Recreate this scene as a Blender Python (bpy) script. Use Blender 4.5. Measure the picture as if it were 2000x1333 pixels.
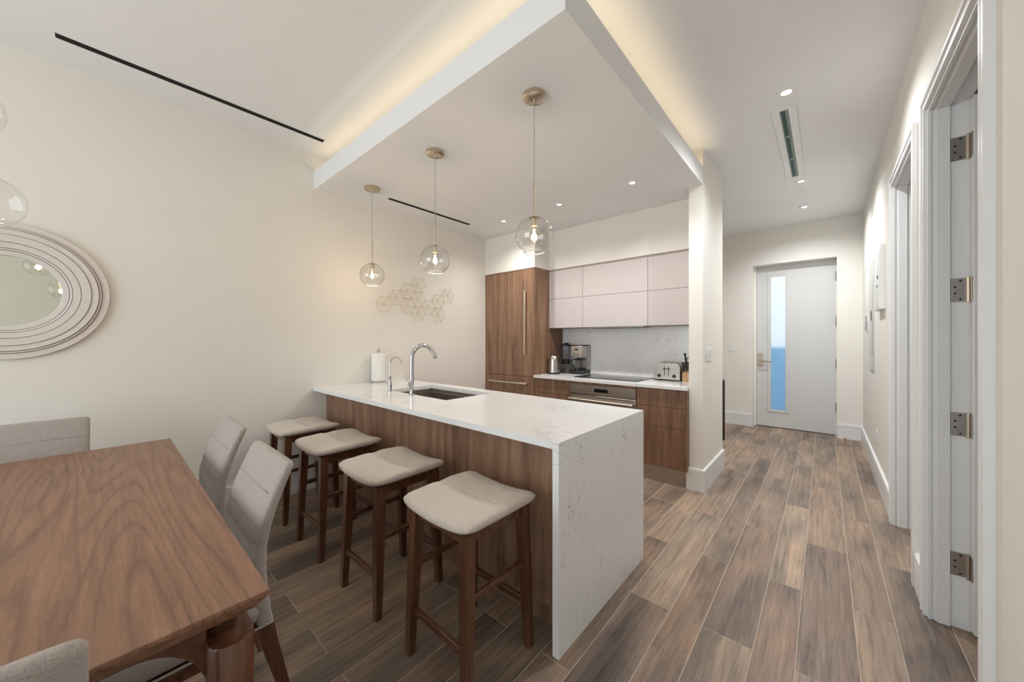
import bpy, bmesh, math, random
from mathutils import Vector, Matrix
from math import pi, sin, cos, radians

for o in list(bpy.data.objects):
    bpy.data.objects.remove(o)
S = bpy.context.scene
COL = S.collection
random.seed(7)

# ------------------------------------------------------------------ camera
FPX, YAW, HOR, CAMZ = 696.5, 41.22, 664.3, 1.35
cam = bpy.data.cameras.new('camera')
cam.sensor_fit = 'HORIZONTAL'
cam.sensor_width = 36.0
cam.lens = FPX / 2000.0 * 36.0
cam.shift_y = (HOR - 666.5) / 2000.0
cam.clip_start = 0.02
camo = bpy.data.objects.new('camera', cam)
COL.objects.link(camo)
camo.location = (0, 0, CAMZ)
camo.rotation_euler = (pi / 2, 0, radians(YAW))
S.camera = camo

# ------------------------------------------------------------------ world, large lights, exposure
w = bpy.data.worlds.new('world')
S.world = w
w.use_nodes = True
bg = w.node_tree.nodes['Background']
bg.inputs[0].default_value = (0.88, 0.94, 1.0, 1)
bg.inputs[1].default_value = 1.9
S.view_settings.view_transform = 'Standard'
S.view_settings.look = 'None'
S.view_settings.gamma = 1.0
S.view_settings.exposure = 0.02
S.view_settings.use_curve_mapping = False


def area_light(name, loc, rot, sx, sy, power, col=(1, 1, 1), spread=pi):
    l = bpy.data.lights.new(name, 'AREA')
    l.shape = 'RECTANGLE'
    l.size, l.size_y = sx, sy
    l.energy = power
    l.color = col
    l.spread = spread
    o = bpy.data.objects.new(name, l)
    COL.objects.link(o)
    o.location = loc
    o.rotation_euler = rot
    return o


XL, XR = -3.518, 0.385          # left wall face, right wall face
YB, YF, YR = 4.09, 6.65, -3.2   # kitchen back wall, far wall, rear wall
ZC, ZS, ZST = 3.04, 2.726, 2.888  # ceiling, soffit underside, soffit lip
# daylight entering by the window wall behind the camera
area_light('window_rear_offscreen', (-1.75, YR + 0.01, 1.45), (pi / 2, 0, 0), 2.9, 2.3, 62, (0.87, 0.945, 1.0))
# cove strips on top of the dropped ceiling
area_light('cove_strip_front', (-2.16, 1.305, 2.874), (pi - 0.25, 0, 0), 2.60, 0.012, 1.7, (1.0, 0.80, 0.52))
area_light('cove_strip_side', (-0.855, 2.40, 2.874), (pi, 0.25, 0), 0.012, 2.15, 1.4, (1.0, 0.80, 0.52))

# ------------------------------------------------------------------ node helpers / materials
MATS = {}


def new_mat(name):
    m = bpy.data.materials.new(name)
    m.use_nodes = True
    nt = m.node_tree
    b = nt.nodes['Principled BSDF']
    MATS[name] = m
    return m, nt, b


def N(nt, t, **kw):
    n = nt.nodes.new(t)
    for k, v in kw.items():
        if k in n.bl_rna.properties:
            setattr(n, k, v)
        else:
            n.inputs[k].default_value = v
    return n


def L(nt, a, b):
    nt.links.new(a, b)


def coords(nt, scale=(1, 1, 1), kind='Object', loc=None):
    tc = N(nt, 'ShaderNodeTexCoord')
    mp = N(nt, 'ShaderNodeMapping')
    mp.inputs['Scale'].default_value = scale
    src = tc.outputs[kind]
    if kind == 'Object' and loc == 'random':
        oi = N(nt, 'ShaderNodeObjectInfo')
        cm = N(nt, 'ShaderNodeCombineXYZ')
        mu = N(nt, 'ShaderNodeMath', operation='MULTIPLY')
        mu.inputs[1].default_value = 61.0
        L(nt, oi.outputs['Random'], mu.inputs[0])
        for i in range(3):
            L(nt, mu.outputs[0], cm.inputs[i])
        L(nt, cm.outputs[0], mp.inputs['Location'])
    L(nt, src, mp.inputs['Vector'])
    return mp.outputs[0]


def ramp(nt, fac, stops):
    r = N(nt, 'ShaderNodeValToRGB')
    el = r.color_ramp.elements
    while len(el) < len(stops):
        el.new(0.5)
    for e, (p, c) in zip(el, stops):
        e.position = p
        e.color = (*c, 1) if len(c) == 3 else c
    L(nt, fac, r.inputs[0])
    return r.outputs[0]


def mixc(nt, fac, a, b, mode='MIX'):
    m = N(nt, 'ShaderNodeMix', data_type='RGBA', blend_type=mode)
    for sock, v in ((m.inputs[0], fac), (m.inputs[6], a), (m.inputs[7], b)):
        if isinstance(v, (int, float)):
            sock.default_value = v
        elif isinstance(v, tuple):
            sock.default_value = (*v, 1)
        else:
            L(nt, v, sock)
    return m.outputs[2]


def bump(nt, b, h, strength=0.1, dist=0.002):
    bp = N(nt, 'ShaderNodeBump')
    bp.inputs['Strength'].default_value = strength
    bp.inputs['Distance'].default_value = dist
    L(nt, h, bp.inputs['Height'])
    L(nt, bp.outputs[0], b.inputs['Normal'])


def plain(name, col, rough=0.5, metal=0.0, spec=0.5, noise=0.0, nscale=40, bumps=0.0, coat=0.0):
    m, nt, b = new_mat(name)
    b.inputs['Roughness'].default_value = rough
    b.inputs['Metallic'].default_value = metal
    b.inputs['Specular IOR Level'].default_value = spec
    b.inputs['Coat Weight'].default_value = coat
    nz = N(nt, 'ShaderNodeTexNoise', Scale=nscale, Detail=4)
    L(nt, coords(nt), nz.inputs['Vector'])
    d = tuple(c * (1 - noise) for c in col)
    u = tuple(min(1, c * (1 + noise)) for c in col)
    c = ramp(nt, nz.outputs[0], [(0.3, d), (0.7, u)])
    L(nt, c, b.inputs['Base Color'])
    if bumps:
        bump(nt, b, nz.outputs[0], bumps)
    return m


def wood(name, dark, mid, light, axis='Z', scale=1.0, rough=0.45, streak=14, contrast=1.0, cathedral=0.0, rnd=False, coat=0.0, bumps=0.08, crack=0.0):
    m, nt, b = new_mat(name)
    k = {'X': (0.07, 1, 1), 'Y': (1, 0.07, 1), 'Z': (1, 1, 0.07)}[axis]
    sc = tuple(v * streak * scale for v in k)
    v = coords(nt, sc, loc='random' if rnd else None)
    n1 = N(nt, 'ShaderNodeTexNoise', Scale=1.0, Detail=6, Roughness=0.62, Distortion=0.4)
    L(nt, v, n1.inputs['Vector'])
    n2 = N(nt, 'ShaderNodeTexNoise', Scale=7.0, Detail=3, Roughness=0.7)
    L(nt, v, n2.inputs['Vector'])
    c1 = ramp(nt, n1.outputs[0], [(0.5 - 0.22 / contrast, dark), (0.5, mid), (0.5 + 0.22 / contrast, light)])
    fine = ramp(nt, n2.outputs[0], [(0.35, (0.72, 0.70, 0.68)), (0.6, (1, 1, 1))])
    c = mixc(nt, 0.55, c1, fine, 'MULTIPLY')
    if crack:
        kk = {'X': (0.035, 1, 1), 'Y': (1, 0.035, 1), 'Z': (1, 1, 0.035)}[axis]
        n5 = N(nt, 'ShaderNodeTexNoise', Scale=1.0, Detail=3, Roughness=0.6)
        L(nt, coords(nt, tuple(q * 75 for q in kk)), n5.inputs['Vector'])
        c = mixc(nt, crack, c, ramp(nt, n5.outputs[0], [(0.30, (0.35, 0.30, 0.27)), (0.40, (1, 1, 1))]), 'MULTIPLY')
    if cathedral:
        v2 = coords(nt, tuple(q * 3.4 for q in {'X': (0.085, 1, 1), 'Y': (1, 0.085, 1), 'Z': (1, 1, 0.085)}[axis]))
        n3 = N(nt, 'ShaderNodeTexNoise', Scale=1.0, Detail=1.0, Roughness=0.4)
        L(nt, v2, n3.inputs['Vector'])
        mm = N(nt, 'ShaderNodeMath', operation='MULTIPLY')
        mm.inputs[1].default_value = 26.0
        L(nt, n3.outputs[0], mm.inputs[0])
        fr = N(nt, 'ShaderNodeMath', operation='FRACT')
        L(nt, mm.outputs[0], fr.inputs[0])
        ring = ramp(nt, fr.outputs[0], [(0.0, (0.60, 0.57, 0.55)), (0.16, (0.96, 0.95, 0.95)), (0.72, (1.06, 1.05, 1.04)), (0.9, (0.85, 0.83, 0.82)), (1.0, (0.60, 0.57, 0.55))])
        c = mixc(nt, cathedral, c, ring, 'MULTIPLY')
    L(nt, c, b.inputs['Base Color'])
    b.inputs['Roughness'].default_value = rough
    b.inputs['Coat Weight'].default_value = coat
    b.inputs['Coat Roughness'].default_value = 0.25
    bump(nt, b, n2.outputs[0], bumps, 0.001)
    return m


def emission(name, col, strength):
    m, nt, b = new_mat(name)
    b.inputs['Base Color'].default_value = (*col, 1)
    b.inputs['Emission Color'].default_value = (*col, 1)
    b.inputs['Emission Strength'].default_value = strength
    return m


def thin_glass(name, tint=(0.97, 0.98, 0.97), ior=1.45, boost=1.0):
    m, nt, b = new_mat(name)
    nt.nodes.remove(b)
    out = nt.nodes['Material Output']
    tr = N(nt, 'ShaderNodeBsdfTransparent')
    tr.inputs[0].default_value = (*tint, 1)
    gl = N(nt, 'ShaderNodeBsdfGlossy')
    gl.inputs['Roughness'].default_value = 0.01
    lw = N(nt, 'ShaderNodeLayerWeight', Blend=0.5)
    pw = N(nt, 'ShaderNodeMath', operation='POWER')
    pw.inputs[1].default_value = 4.5
    L(nt, lw.outputs['Facing'], pw.inputs[0])
    mu = N(nt, 'ShaderNodeMath', operation='MULTIPLY_ADD', use_clamp=True)
    mu.inputs[1].default_value = 0.55 * boost
    mu.inputs[2].default_value = ((ior - 1) / (ior + 1)) ** 2 * boost
    L(nt, pw.outputs[0], mu.inputs[0])
    mx = N(nt, 'ShaderNodeMixShader')
    L(nt, mu.outputs[0], mx.inputs[0])
    L(nt, tr.outputs[0], mx.inputs[1])
    L(nt, gl.outputs[0], mx.inputs[2])
    L(nt, mx.outputs[0], out.inputs['Surface'])
    return m


def quartz(name):
    m, nt, b = new_mat(name)
    base = (0.87, 0.88, 0.89)
    v = coords(nt)
    wob = N(nt, 'ShaderNodeTexNoise', Scale=3.0, Detail=3)
    L(nt, v, wob.inputs['Vector'])
    mv = mixc(nt, 0.30, v, wob.outputs[1])
    veins = None
    for sc, wd, msc, th in ((13.0, 0.010, 2.4, 0.56), (22.0, 0.012, 3.1, 0.58)):
        n = N(nt, 'ShaderNodeTexNoise', Scale=sc, Detail=3, Roughness=0.6)
        L(nt, mv, n.inputs['Vector'])
        s = N(nt, 'ShaderNodeMath', operation='SUBTRACT')
        s.inputs[1].default_value = 0.5
        L(nt, n.outputs[0], s.inputs[0])
        a = N(nt, 'ShaderNodeMath', operation='ABSOLUTE')
        L(nt, s.outputs[0], a.inputs[0])
        line = ramp(nt, a.outputs[0], [(0.0, (1, 1, 1)), (wd, (0, 0, 0))])
        k = N(nt, 'ShaderNodeTexNoise', Scale=msc, Detail=2)
        mp = coords(nt, (1.6, 1.6, 0.55))
        L(nt, mp, k.inputs['Vector'])
        msk = ramp(nt, k.outputs[0], [(th, (0, 0, 0)), (th + 0.08, (1, 1, 1))])
        q = mixc(nt, 1.0, line, msk, 'MULTIPLY')
        veins = q if veins is None else mixc(nt, 1.0, veins, q, 'ADD')
    c = mixc(nt, veins, base, (0.47, 0.45, 0.43))
    cl = N(nt, 'ShaderNodeTexNoise', Scale=2.2, Detail=4)
    L(nt, v, cl.inputs['Vector'])
    c = mixc(nt, 1.0, c, ramp(nt, cl.outputs[0], [(0.3, (0.95, 0.95, 0.95)), (0.7, (1, 1, 1))]), 'MULTIPLY')
    L(nt, c, b.inputs['Base Color'])
    b.inputs['Roughness'].default_value = 0.16
    b.inputs['Specular IOR Level'].default_value = 0.5
    return m


def fabric(name, col, var=0.12):
    m, nt, b = new_mat(name)
    v = coords(nt)
    outs = []
    for sc in ((60, 420, 420), (420, 60, 420), (420, 420, 60)):
        n = N(nt, 'ShaderNodeTexNoise', Scale=1.0, Detail=2)
        L(nt, coords(nt, sc), n.inputs['Vector'])
        outs.append(n.outputs[0])
    a = N(nt, 'ShaderNodeMath', operation='ADD')
    L(nt, outs[0], a.inputs[0]); L(nt, outs[1], a.inputs[1])
    a2 = N(nt, 'ShaderNodeMath', operation='ADD')
    L(nt, a.outputs[0], a2.inputs[0]); L(nt, outs[2], a2.inputs[1])
    dv = N(nt, 'ShaderNodeMath', operation='DIVIDE')
    dv.inputs[1].default_value = 3.0
    L(nt, a2.outputs[0], dv.inputs[0])
    c = ramp(nt, dv.outputs[0], [(0.40, tuple(q * (1 - var * 1.6) for q in col)), (0.60, tuple(q * (1 + var) for q in col))])
    L(nt, c, b.inputs['Base Color'])
    b.inputs['Roughness'].default_value = 0.92
    b.inputs['Sheen Weight'].default_value = 0.25
    b.inputs['Specular IOR Level'].default_value = 0.15
    bump(nt, b, dv.outputs[0], 0.35, 0.002)
    return m


def plank_mat(name):
    m, nt, b = new_mat(name)
    oi = N(nt, 'ShaderNodeObjectInfo')
    v = coords(nt, (9, 0.75, 9), loc='random')
    n1 = N(nt, 'ShaderNodeTexNoise', Scale=1.0, Detail=7, Roughness=0.66, Distortion=0.6)
    L(nt, v, n1.inputs['Vector'])
    v3 = coords(nt, (2.6, 1.1, 2.6), loc='random')
    n3 = N(nt, 'ShaderNodeTexNoise', Scale=1.0, Detail=3, Roughness=0.6, Distortion=0.8)
    L(nt, v3, n3.inputs['Vector'])
    v2 = coords(nt, (60, 3.0, 60), loc='random')
    n2 = N(nt, 'ShaderNodeTexNoise', Scale=1.0, Detail=4, Roughness=0.65)
    L(nt, v2, n2.inputs['Vector'])
    tone = mixc(nt, 1.0, oi.outputs['Color'], ramp(nt, n1.outputs[0], [(0.28, (0.66, 0.64, 0.63)), (0.5, (0.97, 0.96, 0.95)), (0.72, (1.25, 1.20, 1.15))]), 'MULTIPLY')
    patch = mixc(nt, 1.0, tone, ramp(nt, n3.outputs[0], [(0.30, (0.66, 0.68, 0.72)), (0.5, (1.0, 1.0, 1.0)), (0.68, (1.22, 1.13, 1.03))]), 'MULTIPLY')
    c = mixc(nt, 0.8, patch, ramp(nt, n2.outputs[0], [(0.33, (0.70, 0.69, 0.69)), (0.6, (1.05, 1.05, 1.05))]), 'MULTIPLY')
    L(nt, c, b.inputs['Base Color'])
    v4 = coords(nt, (26, 1.6, 26), loc='random')
    n4 = N(nt, 'ShaderNodeTexNoise', Scale=1.0, Detail=5, Roughness=0.7, Distortion=1.6)
    L(nt, v4, n4.inputs['Vector'])
    c = mixc(nt, 0.9, c, ramp(nt, n4.outputs[0], [(0.34, (0.66, 0.65, 0.65)), (0.46, (0.98, 0.98, 0.98)), (0.62, (1.12, 1.10, 1.07))]), 'MULTIPLY')
    L(nt, c, b.inputs['Base Color'])
    r = ramp(nt, n2.outputs[0], [(0.3, (0.52, 0.52, 0.52)), (0.7, (0.38, 0.38, 0.38))])
    L(nt, r, b.inputs['Roughness'])
    b.inputs['Specular IOR Level'].default_value = 0.35
    bump(nt, b, n2.outputs[0], 0.12, 0.001)
    return m


WALL = plain('wall_paint', (0.83, 0.80, 0.745), 0.75, spec=0.25, noise=0.012, nscale=3)
CEIL = plain('ceiling_paint', (0.85, 0.855, 0.86), 0.8, spec=0.2, noise=0.01, nscale=3)
SOFF = plain('soffit_paint', (0.85, 0.855, 0.86), 0.8, spec=0.2, noise=0.01, nscale=3)
TRIM = plain('trim_paint', (0.80, 0.80, 0.80), 0.35, spec=0.4, noise=0.01, nscale=6)
CASE = plain('casing_paint', (0.80, 0.80, 0.80), 0.35, spec=0.4, noise=0.01, nscale=6)
GROUT = plain('grout', (0.62, 0.53, 0.44), 0.9, noise=0.08, nscale=80)
PLANK = plank_mat('plank_tile')
CAB = wood('cabinet_oak', (0.13, 0.069, 0.041), (0.272, 0.153, 0.093), (0.40, 0.242, 0.155), 'Z', 1.0, 0.5, 15, 1.0, crack=0.75)
CABH = wood('cabinet_oak_edge', (0.16, 0.09, 0.055), (0.24, 0.14, 0.088), (0.32, 0.20, 0.13), 'Z', 1.0, 0.5, 14)
TABLE = wood('table_oak', (0.19, 0.097, 0.058), (0.285, 0.150, 0.092), (0.36, 0.20, 0.128), 'X', 1.0, 0.42, 46, 0.9, cathedral=0.7)
WALNUT = wood('walnut_legs', (0.040, 0.014, 0.006), (0.112, 0.043, 0.020), (0.20, 0.082, 0.040), 'Z', 1.0, 0.28, 30, 1.0, coat=0.4)
WALNUTX = wood('walnut_rails', (0.040, 0.014, 0.006), (0.112, 0.043, 0.020), (0.20, 0.082, 0.040), 'X', 1.0, 0.28, 30, 1.0, coat=0.4)
QUARTZ = quartz('quartz')
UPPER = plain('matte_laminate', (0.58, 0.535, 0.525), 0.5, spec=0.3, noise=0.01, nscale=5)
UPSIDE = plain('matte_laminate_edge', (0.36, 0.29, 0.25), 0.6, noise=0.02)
SEAT = fabric('stool_linen', (0.60, 0.535, 0.475))
CHAIR = fabric('chair_linen', (0.42, 0.375, 0.345))
SEAM = plain('seam_thread', (0.33, 0.295, 0.27), 0.9, noise=0.05)
STEEL = plain('brushed_steel', (0.55, 0.52, 0.49), 0.32, metal=1.0, noise=0.06, nscale=120)
TOASTS = plain('toaster_steel', (0.40, 0.365, 0.33), 0.34, metal=1.0, noise=0.04, nscale=120)
STEELD = plain('sink_steel', (0.42, 0.39, 0.35), 0.38, metal=1.0, noise=0.06, nscale=120)
OVEN = plain('oven_steel', (0.46, 0.43, 0.39), 0.36, metal=1.0, noise=0.05, nscale=60)
CHROME = plain('chrome', (0.62, 0.63, 0.65), 0.07, metal=1.0, noise=0.02)
NICKEL = plain('champagne_nickel', (0.58, 0.50, 0.39), 0.30, metal=1.0, noise=0.05, nscale=60)
HANDLE = plain('satin_handle', (0.72, 0.66, 0.60), 0.34, metal=1.0, noise=0.03, nscale=80)
GOLD = plain('gold_wire', (0.62, 0.46, 0.20), 0.35, metal=1.0, noise=0.05)
BLACK = plain('black_plastic', (0.015, 0.015, 0.016), 0.35, noise=0.1)
SLOT = plain('slot_black', (0.004, 0.004, 0.004), 0.9, noise=0.1)
COOK = plain('cooktop_glass', (0.02, 0.021, 0.024), 0.06, spec=0.6, noise=0.05)
SMOKE = thin_glass('smoked_plastic', (0.74, 0.75, 0.78), 1.45, 1.2)
GREYP = plain('grey_plastic', (0.40, 0.41, 0.43), 0.4, noise=0.04)
WHITEP = plain('white_plastic', (0.83, 0.83, 0.81), 0.35, noise=0.01)
PAPER = plain('paper_towel', (0.86, 0.855, 0.83), 0.95, spec=0.1, noise=0.02, nscale=160, bumps=0.3)
FRAME = plain('mirror_frame', (0.70, 0.65, 0.61), 0.45, noise=0.03, nscale=30)
GROOVE = plain('mirror_groove', (0.16, 0.10, 0.075), 0.7, noise=0.1)
MIRROR = plain('mirror_silver', (0.70, 0.71, 0.63), 0.015, metal=1.0, noise=0.0)
GLASS = thin_glass('globe_glass', (0.985, 0.985, 0.98), 1.5, 1.5)
BULBG = thin_glass('bulb_glass', (0.99, 0.95, 0.88), 1.3, 0.8)
WPANE = thin_glass('window_pane', (0.95, 0.97, 0.96), 1.45, 1.0)
RIMG = plain('glass_rim', (0.80, 0.81, 0.82), 0.05, spec=0.9, noise=0.02)
FILAMENT = emission('filament', (1.0, 0.62, 0.26), 120.0)
LAMPLENS = emission('downlight_lens', (1.0, 0.88, 0.72), 9.0)
LENSH = emission('hall_downlight_lens', (1.0, 0.95, 0.88), 9.0)
DOORW = plain('door_white', (0.66, 0.665, 0.655), 0.45, noise=0.008, nscale=5)
BRONZE = plain('dark_bronze', (0.05, 0.038, 0.028), 0.4, metal=0.6, noise=0.1)
BLOCK = wood('block_bamboo', (0.42, 0.25, 0.12), (0.56, 0.35, 0.18), (0.66, 0.44, 0.25), 'Z', 1.0, 0.5, 40)
VENTG = plain('vent_green', (0.025, 0.07, 0.055), 0.5, metal=0.3, noise=0.2)
VENTL = plain('vent_liner', (0.22, 0.27, 0.25), 0.5, noise=0.1)
PANELC = plain('panel_enamel', (0.62, 0.63, 0.58), 0.4, noise=0.01)
DISPLAY = plain('oven_display', (0.006, 0.006, 0.007), 0.1, noise=0.1)
BLUE = plain('porch_blue', (0.30, 0.54, 0.78), 0.8, noise=0.06, nscale=4)
PORCH = plain('porch_white', (0.80, 0.80, 0.80), 0.8, noise=0.02)


def frosted():
    m, nt, b = new_mat('frosted_glass')
    b.inputs['Base Color'].default_value = (0.93, 0.97, 1.0, 1)
    b.inputs['Transmission Weight'].default_value = 1.0
    b.inputs['Roughness'].default_value = 0.26
    b.inputs['IOR'].default_value = 1.25
    return m


FROST = frosted()


# ------------------------------------------------------------------ mesh helper
class M:
    def __init__(self):
        self.bm = bmesh.new()

    def box(self, x0, y0, z0, x1, y1, z1, bev=0.0, seg=1):
        x0, x1 = sorted((x0, x1)); y0, y1 = sorted((y0, y1)); z0, z1 = sorted((z0, z1))
        bm = self.bm
        v = [bm.verts.new(p) for p in ((x0, y0, z0), (x1, y0, z0), (x1, y1, z0), (x0, y1, z0),
                                       (x0, y0, z1), (x1, y0, z1), (x1, y1, z1), (x0, y1, z1))]
        fs = [bm.faces.new([v[i] for i in q]) for q in ((3, 2, 1, 0), (4, 5, 6, 7), (0, 1, 5, 4), (1, 2, 6, 5), (2, 3, 7, 6), (3, 0, 4, 7))]
        if bev > 0:
            es = list({e for f in fs for e in f.edges})
            bmesh.ops.bevel(bm, geom=es, offset=bev, segments=seg, affect='EDGES', profile=0.5)
        return self

    def loft(self, rings, cap=True, closed=True):
        bm = self.bm
        vr = [[bm.verts.new(p) for p in r] for r in rings]
        n = len(vr[0])
        for a, b in zip(vr[:-1], vr[1:]):
            for i in range(n if closed else n - 1):
                j = (i + 1) % n
                bm.faces.new((a[i], a[j], b[j], b[i]))
        if cap:
            bm.faces.new(list(reversed(vr[0])))
            bm.faces.new(vr[-1])
        return self

    def tube(self, pts, r, n=8, cap=True, closed=False):
        pts = [Vector(p) for p in pts]
        rs = r if isinstance(r, (list, tuple)) else [r] * len(pts)
        k = len(pts)
        tang = []
        for i in range(k):
            if closed:
                t = pts[(i + 1) % k] - pts[i - 1]
            else:
                t = pts[min(i + 1, k - 1)] - pts[max(i - 1, 0)]
            tang.append(t.normalized())
        up = Vector((0, 0, 1)) if abs(tang[0].z) < 0.9 else Vector((1, 0, 0))
        u = tang[0].cross(up).normalized()
        rings = []
        for i in range(k):
            u = (u - tang[i] * u.dot(tang[i])).normalized()
            v = tang[i].cross(u)
            rings.append([pts[i] + (u * cos(2 * pi * j / n) + v * sin(2 * pi * j / n)) * rs[i] for j in range(n)])
        if closed:
            rings.append(rings[0])
            bm = self.bm
            vr = [[bm.verts.new(p) for p in q] for q in rings[:-1]]
            for i in range(k):
                a, b = vr[i], vr[(i + 1) % k]
                for j in range(n):
                    bm.faces.new((a[j], a[(j + 1) % n], b[(j + 1) % n], b[j]))
            return self
        return self.loft(rings, cap)

    def cyl(self, p0, p1, r0, r1=None, n=20):
        return self.tube([p0, p1], [r0, r0 if r1 is None else r1], n)

    def lathe(self, prof, c=(0, 0, 0), n=28, axis='Z', cap=True):
        cx, cy, cz = c
        rings = []
        for r, h in prof:
            ring = []
            for j in range(n):
                a = 2 * pi * j / n
                r_ = max(r, 1e-5)
                if axis == 'Z':
                    ring.append((cx + r_ * cos(a), cy + r_ * sin(a), cz + h))
                elif axis == 'X':
                    ring.append((cx + h, cy + r_ * cos(a), cz + r_ * sin(a)))
                else:
                    ring.append((cx - r_ * cos(a), cy + h, cz + r_ * sin(a)))
            rings.append(ring)
        return self.loft(rings, cap)

    def prism(self, pts, axis, a, b):
        f = {'X': lambda u, v, t: (t, u, v), 'Y': lambda u, v, t: (u, t, v), 'Z': lambda u, v, t: (u, v, t)}[axis]
        return self.loft([[f(u, v, a) for u, v in pts], [f(u, v, b) for u, v in pts]])

    def pillow(self, cx, cy, hx, hy, mid, top, bot, n=18, pw=5.0, plan=0.04, ex=0.5):
        """soft cushion: mid(x',y') centre height, top / bot half thickness"""
        bm = self.bm
        sp = [sin(pi / 2 * (2 * i / n - 1)) for i in range(n + 1)]
        T, Bt = {}, {}
        for i, a in enumerate(sp):
            for j, b in enumerate(sp):
                k = max(0, (1 - abs(a) ** pw)) ** ex * max(0, (1 - abs(b) ** pw)) ** ex
                x = cx + hx * a * (1 - plan * abs(b) ** 9)
                y = cy + hy * b * (1 - plan * abs(a) ** 9)
                m = mid(a, b)
                T[i, j] = bm.verts.new((x, y, m + top(a, b) * k))
                edge = i in (0, n) or j in (0, n)
                Bt[i, j] = T[i, j] if edge else bm.verts.new((x, y, m - bot(a, b) * k))
        for i in range(n):
            for j in range(n):
                bm.faces.new((T[i, j], T[i + 1, j], T[i + 1, j + 1], T[i, j + 1]))
                q = (Bt[i, j + 1], Bt[i + 1, j + 1], Bt[i + 1, j], Bt[i, j])
                if len(set(q)) == 4 and set(q) != {T[i, j], T[i + 1, j], T[i + 1, j + 1], T[i, j + 1]}:
                    bm.faces.new(q)
        return self

    def make(self, name, mat, parent=None, smooth=40):
        bmesh.ops.recalc_face_normals(self.bm, faces=self.bm.faces)
        me = bpy.data.meshes.new(name)
        self.bm.to_mesh(me)
        self.bm.free()
        if smooth:
            me.shade_smooth()
            me.set_sharp_from_angle(angle=radians(smooth))
        me.materials.append(mat)
        o = bpy.data.objects.new(name, me)
        COL.objects.link(o)
        if parent:
            o.parent = parent
        return o


def box(name, mat, a, b, parent=None, bev=0.0, seg=1):
    return M().box(*a, *b, bev, seg).make(name, mat, parent)


def tag(o, label=None, cat=None, group=None, kind=None):
    if label: o['label'] = label
    if cat: o['category'] = cat
    if group: o['group'] = group
    if kind: o['kind'] = kind
    return o


def thing(name, label, cat, loc=(0, 0, 0), rz=0.0, group=None):
    o = bpy.data.objects.new(name, None)
    o.empty_display_size = 0.1
    COL.objects.link(o)
    o.location = loc
    o.rotation_euler = (0, 0, rz)
    return tag(o, label, cat, group)


def copy_tree(o, parent=None):
    c = o.copy()
    COL.objects.link(c)
    c.parent = parent
    for ch in [x for x in KIDS.get(o.name, [])]:
        cc = copy_tree(ch, c)
        KIDS.setdefault(c.name, []).append(cc)
    return c


KIDS = {}


def index_kids():
    KIDS.clear()
    for o in bpy.data.objects:
        if o.parent:
            KIDS.setdefault(o.parent.name, []).append(o)


def struct(o):
    o['kind'] = 'structure'
    return o


def point_light(name, loc, power, col, r, parent=None):
    l = bpy.data.lights.new(name, 'POINT')
    l.energy, l.color, l.shadow_soft_size = power, col, r
    o = bpy.data.objects.new(name, l)
    COL.objects.link(o)
    o.location = loc
    if parent: o.parent = parent
    return o


def spot_light(name, loc, power, col, r, ang, blend, parent=None):
    l = bpy.data.lights.new(name, 'SPOT')
    l.energy, l.color, l.shadow_soft_size = power, col, r
    l.spot_size, l.spot_blend = ang, blend
    o = bpy.data.objects.new(name, l)
    COL.objects.link(o)
    o.location = loc
    if parent: o.parent = parent
    return o


# ================================================================== STRUCTURE
# ---- floor: grout bed and every plank tile
floor = struct(box('floor', GROUT, (XL - 0.15, YR - 0.2, -0.12), (1.75, YF + 0.35, -0.0009)))
LIGHT, PALE, MID, BRN, DARK, GREY = ((0.335, 0.258, 0.197), (0.36, 0.283, 0.218), (0.295, 0.222, 0.170), (0.28, 0.20, 0.148), (0.25, 0.186, 0.145), (0.272, 0.21, 0.165))
fixed = {(-1, 0): MID}
over = {  # (row, first joint index): tone; rows count from the right wall
    ('w', 0, 2): LIGHT, ('w', 0, 3): DARK, ('w', 0, 1): GREY, ('w', 1, 1): DARK, ('w', 1, 2): MID, ('w', 1, 3): MID, ('w', 1, 0): LIGHT,
    ('w', 2, 1): DARK, ('w', 2, 0): LIGHT, ('w', 2, 2): MID, ('w', 2, 3): GREY, ('w', 3, 1): PALE, ('w', 3, 0): DARK, ('w', 3, 2): MID,
    ('n', 0, 1): MID, ('n', 0, 0): LIGHT, ('n', 0, 2): MID, ('n', 1, 1): PALE, ('n', 1, 0): BRN, ('n', 1, 2): GREY,
    ('n', 2, 0): BRN, ('n', 2, 1): GREY, ('n', 3, 0): BRN, ('n', 3, 1): LIGHT}
PMESH = {}


def plank(x0, x1, y0, y1, tone):
    wx, wy = round(x1 - x0, 4), round(y1 - y0, 4)
    key = (wx, wy)
    if key not in PMESH:
        m = M()
        g, c, t = 0.0013, 0.0006, 0.0
        a, b = wx / 2 - g, wy / 2 - g
        m.loft([[(-a, -b, -0.006), (a, -b, -0.006), (a, b, -0.006), (-a, b, -0.006)],
                [(-a, -b, -c), (a, -b, -c), (a, b, -c), (-a, b, -c)],
                [(-a + c, -b + c, t), (a - c, -b + c, t), (a - c, b - c, t), (-a + c, b - c, t)]])
        o = m.make('floor_plank', PLANK, floor, smooth=0)
        PMESH[key] = o.data
    else:
        o = bpy.data.objects.new('floor_plank', PMESH[key])
        COL.objects.link(o)
        o.parent = floor
    o.location = ((x0 + x1) / 2, (y0 + y1) / 2, 0)
    o.color = (*tone, 1)


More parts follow.
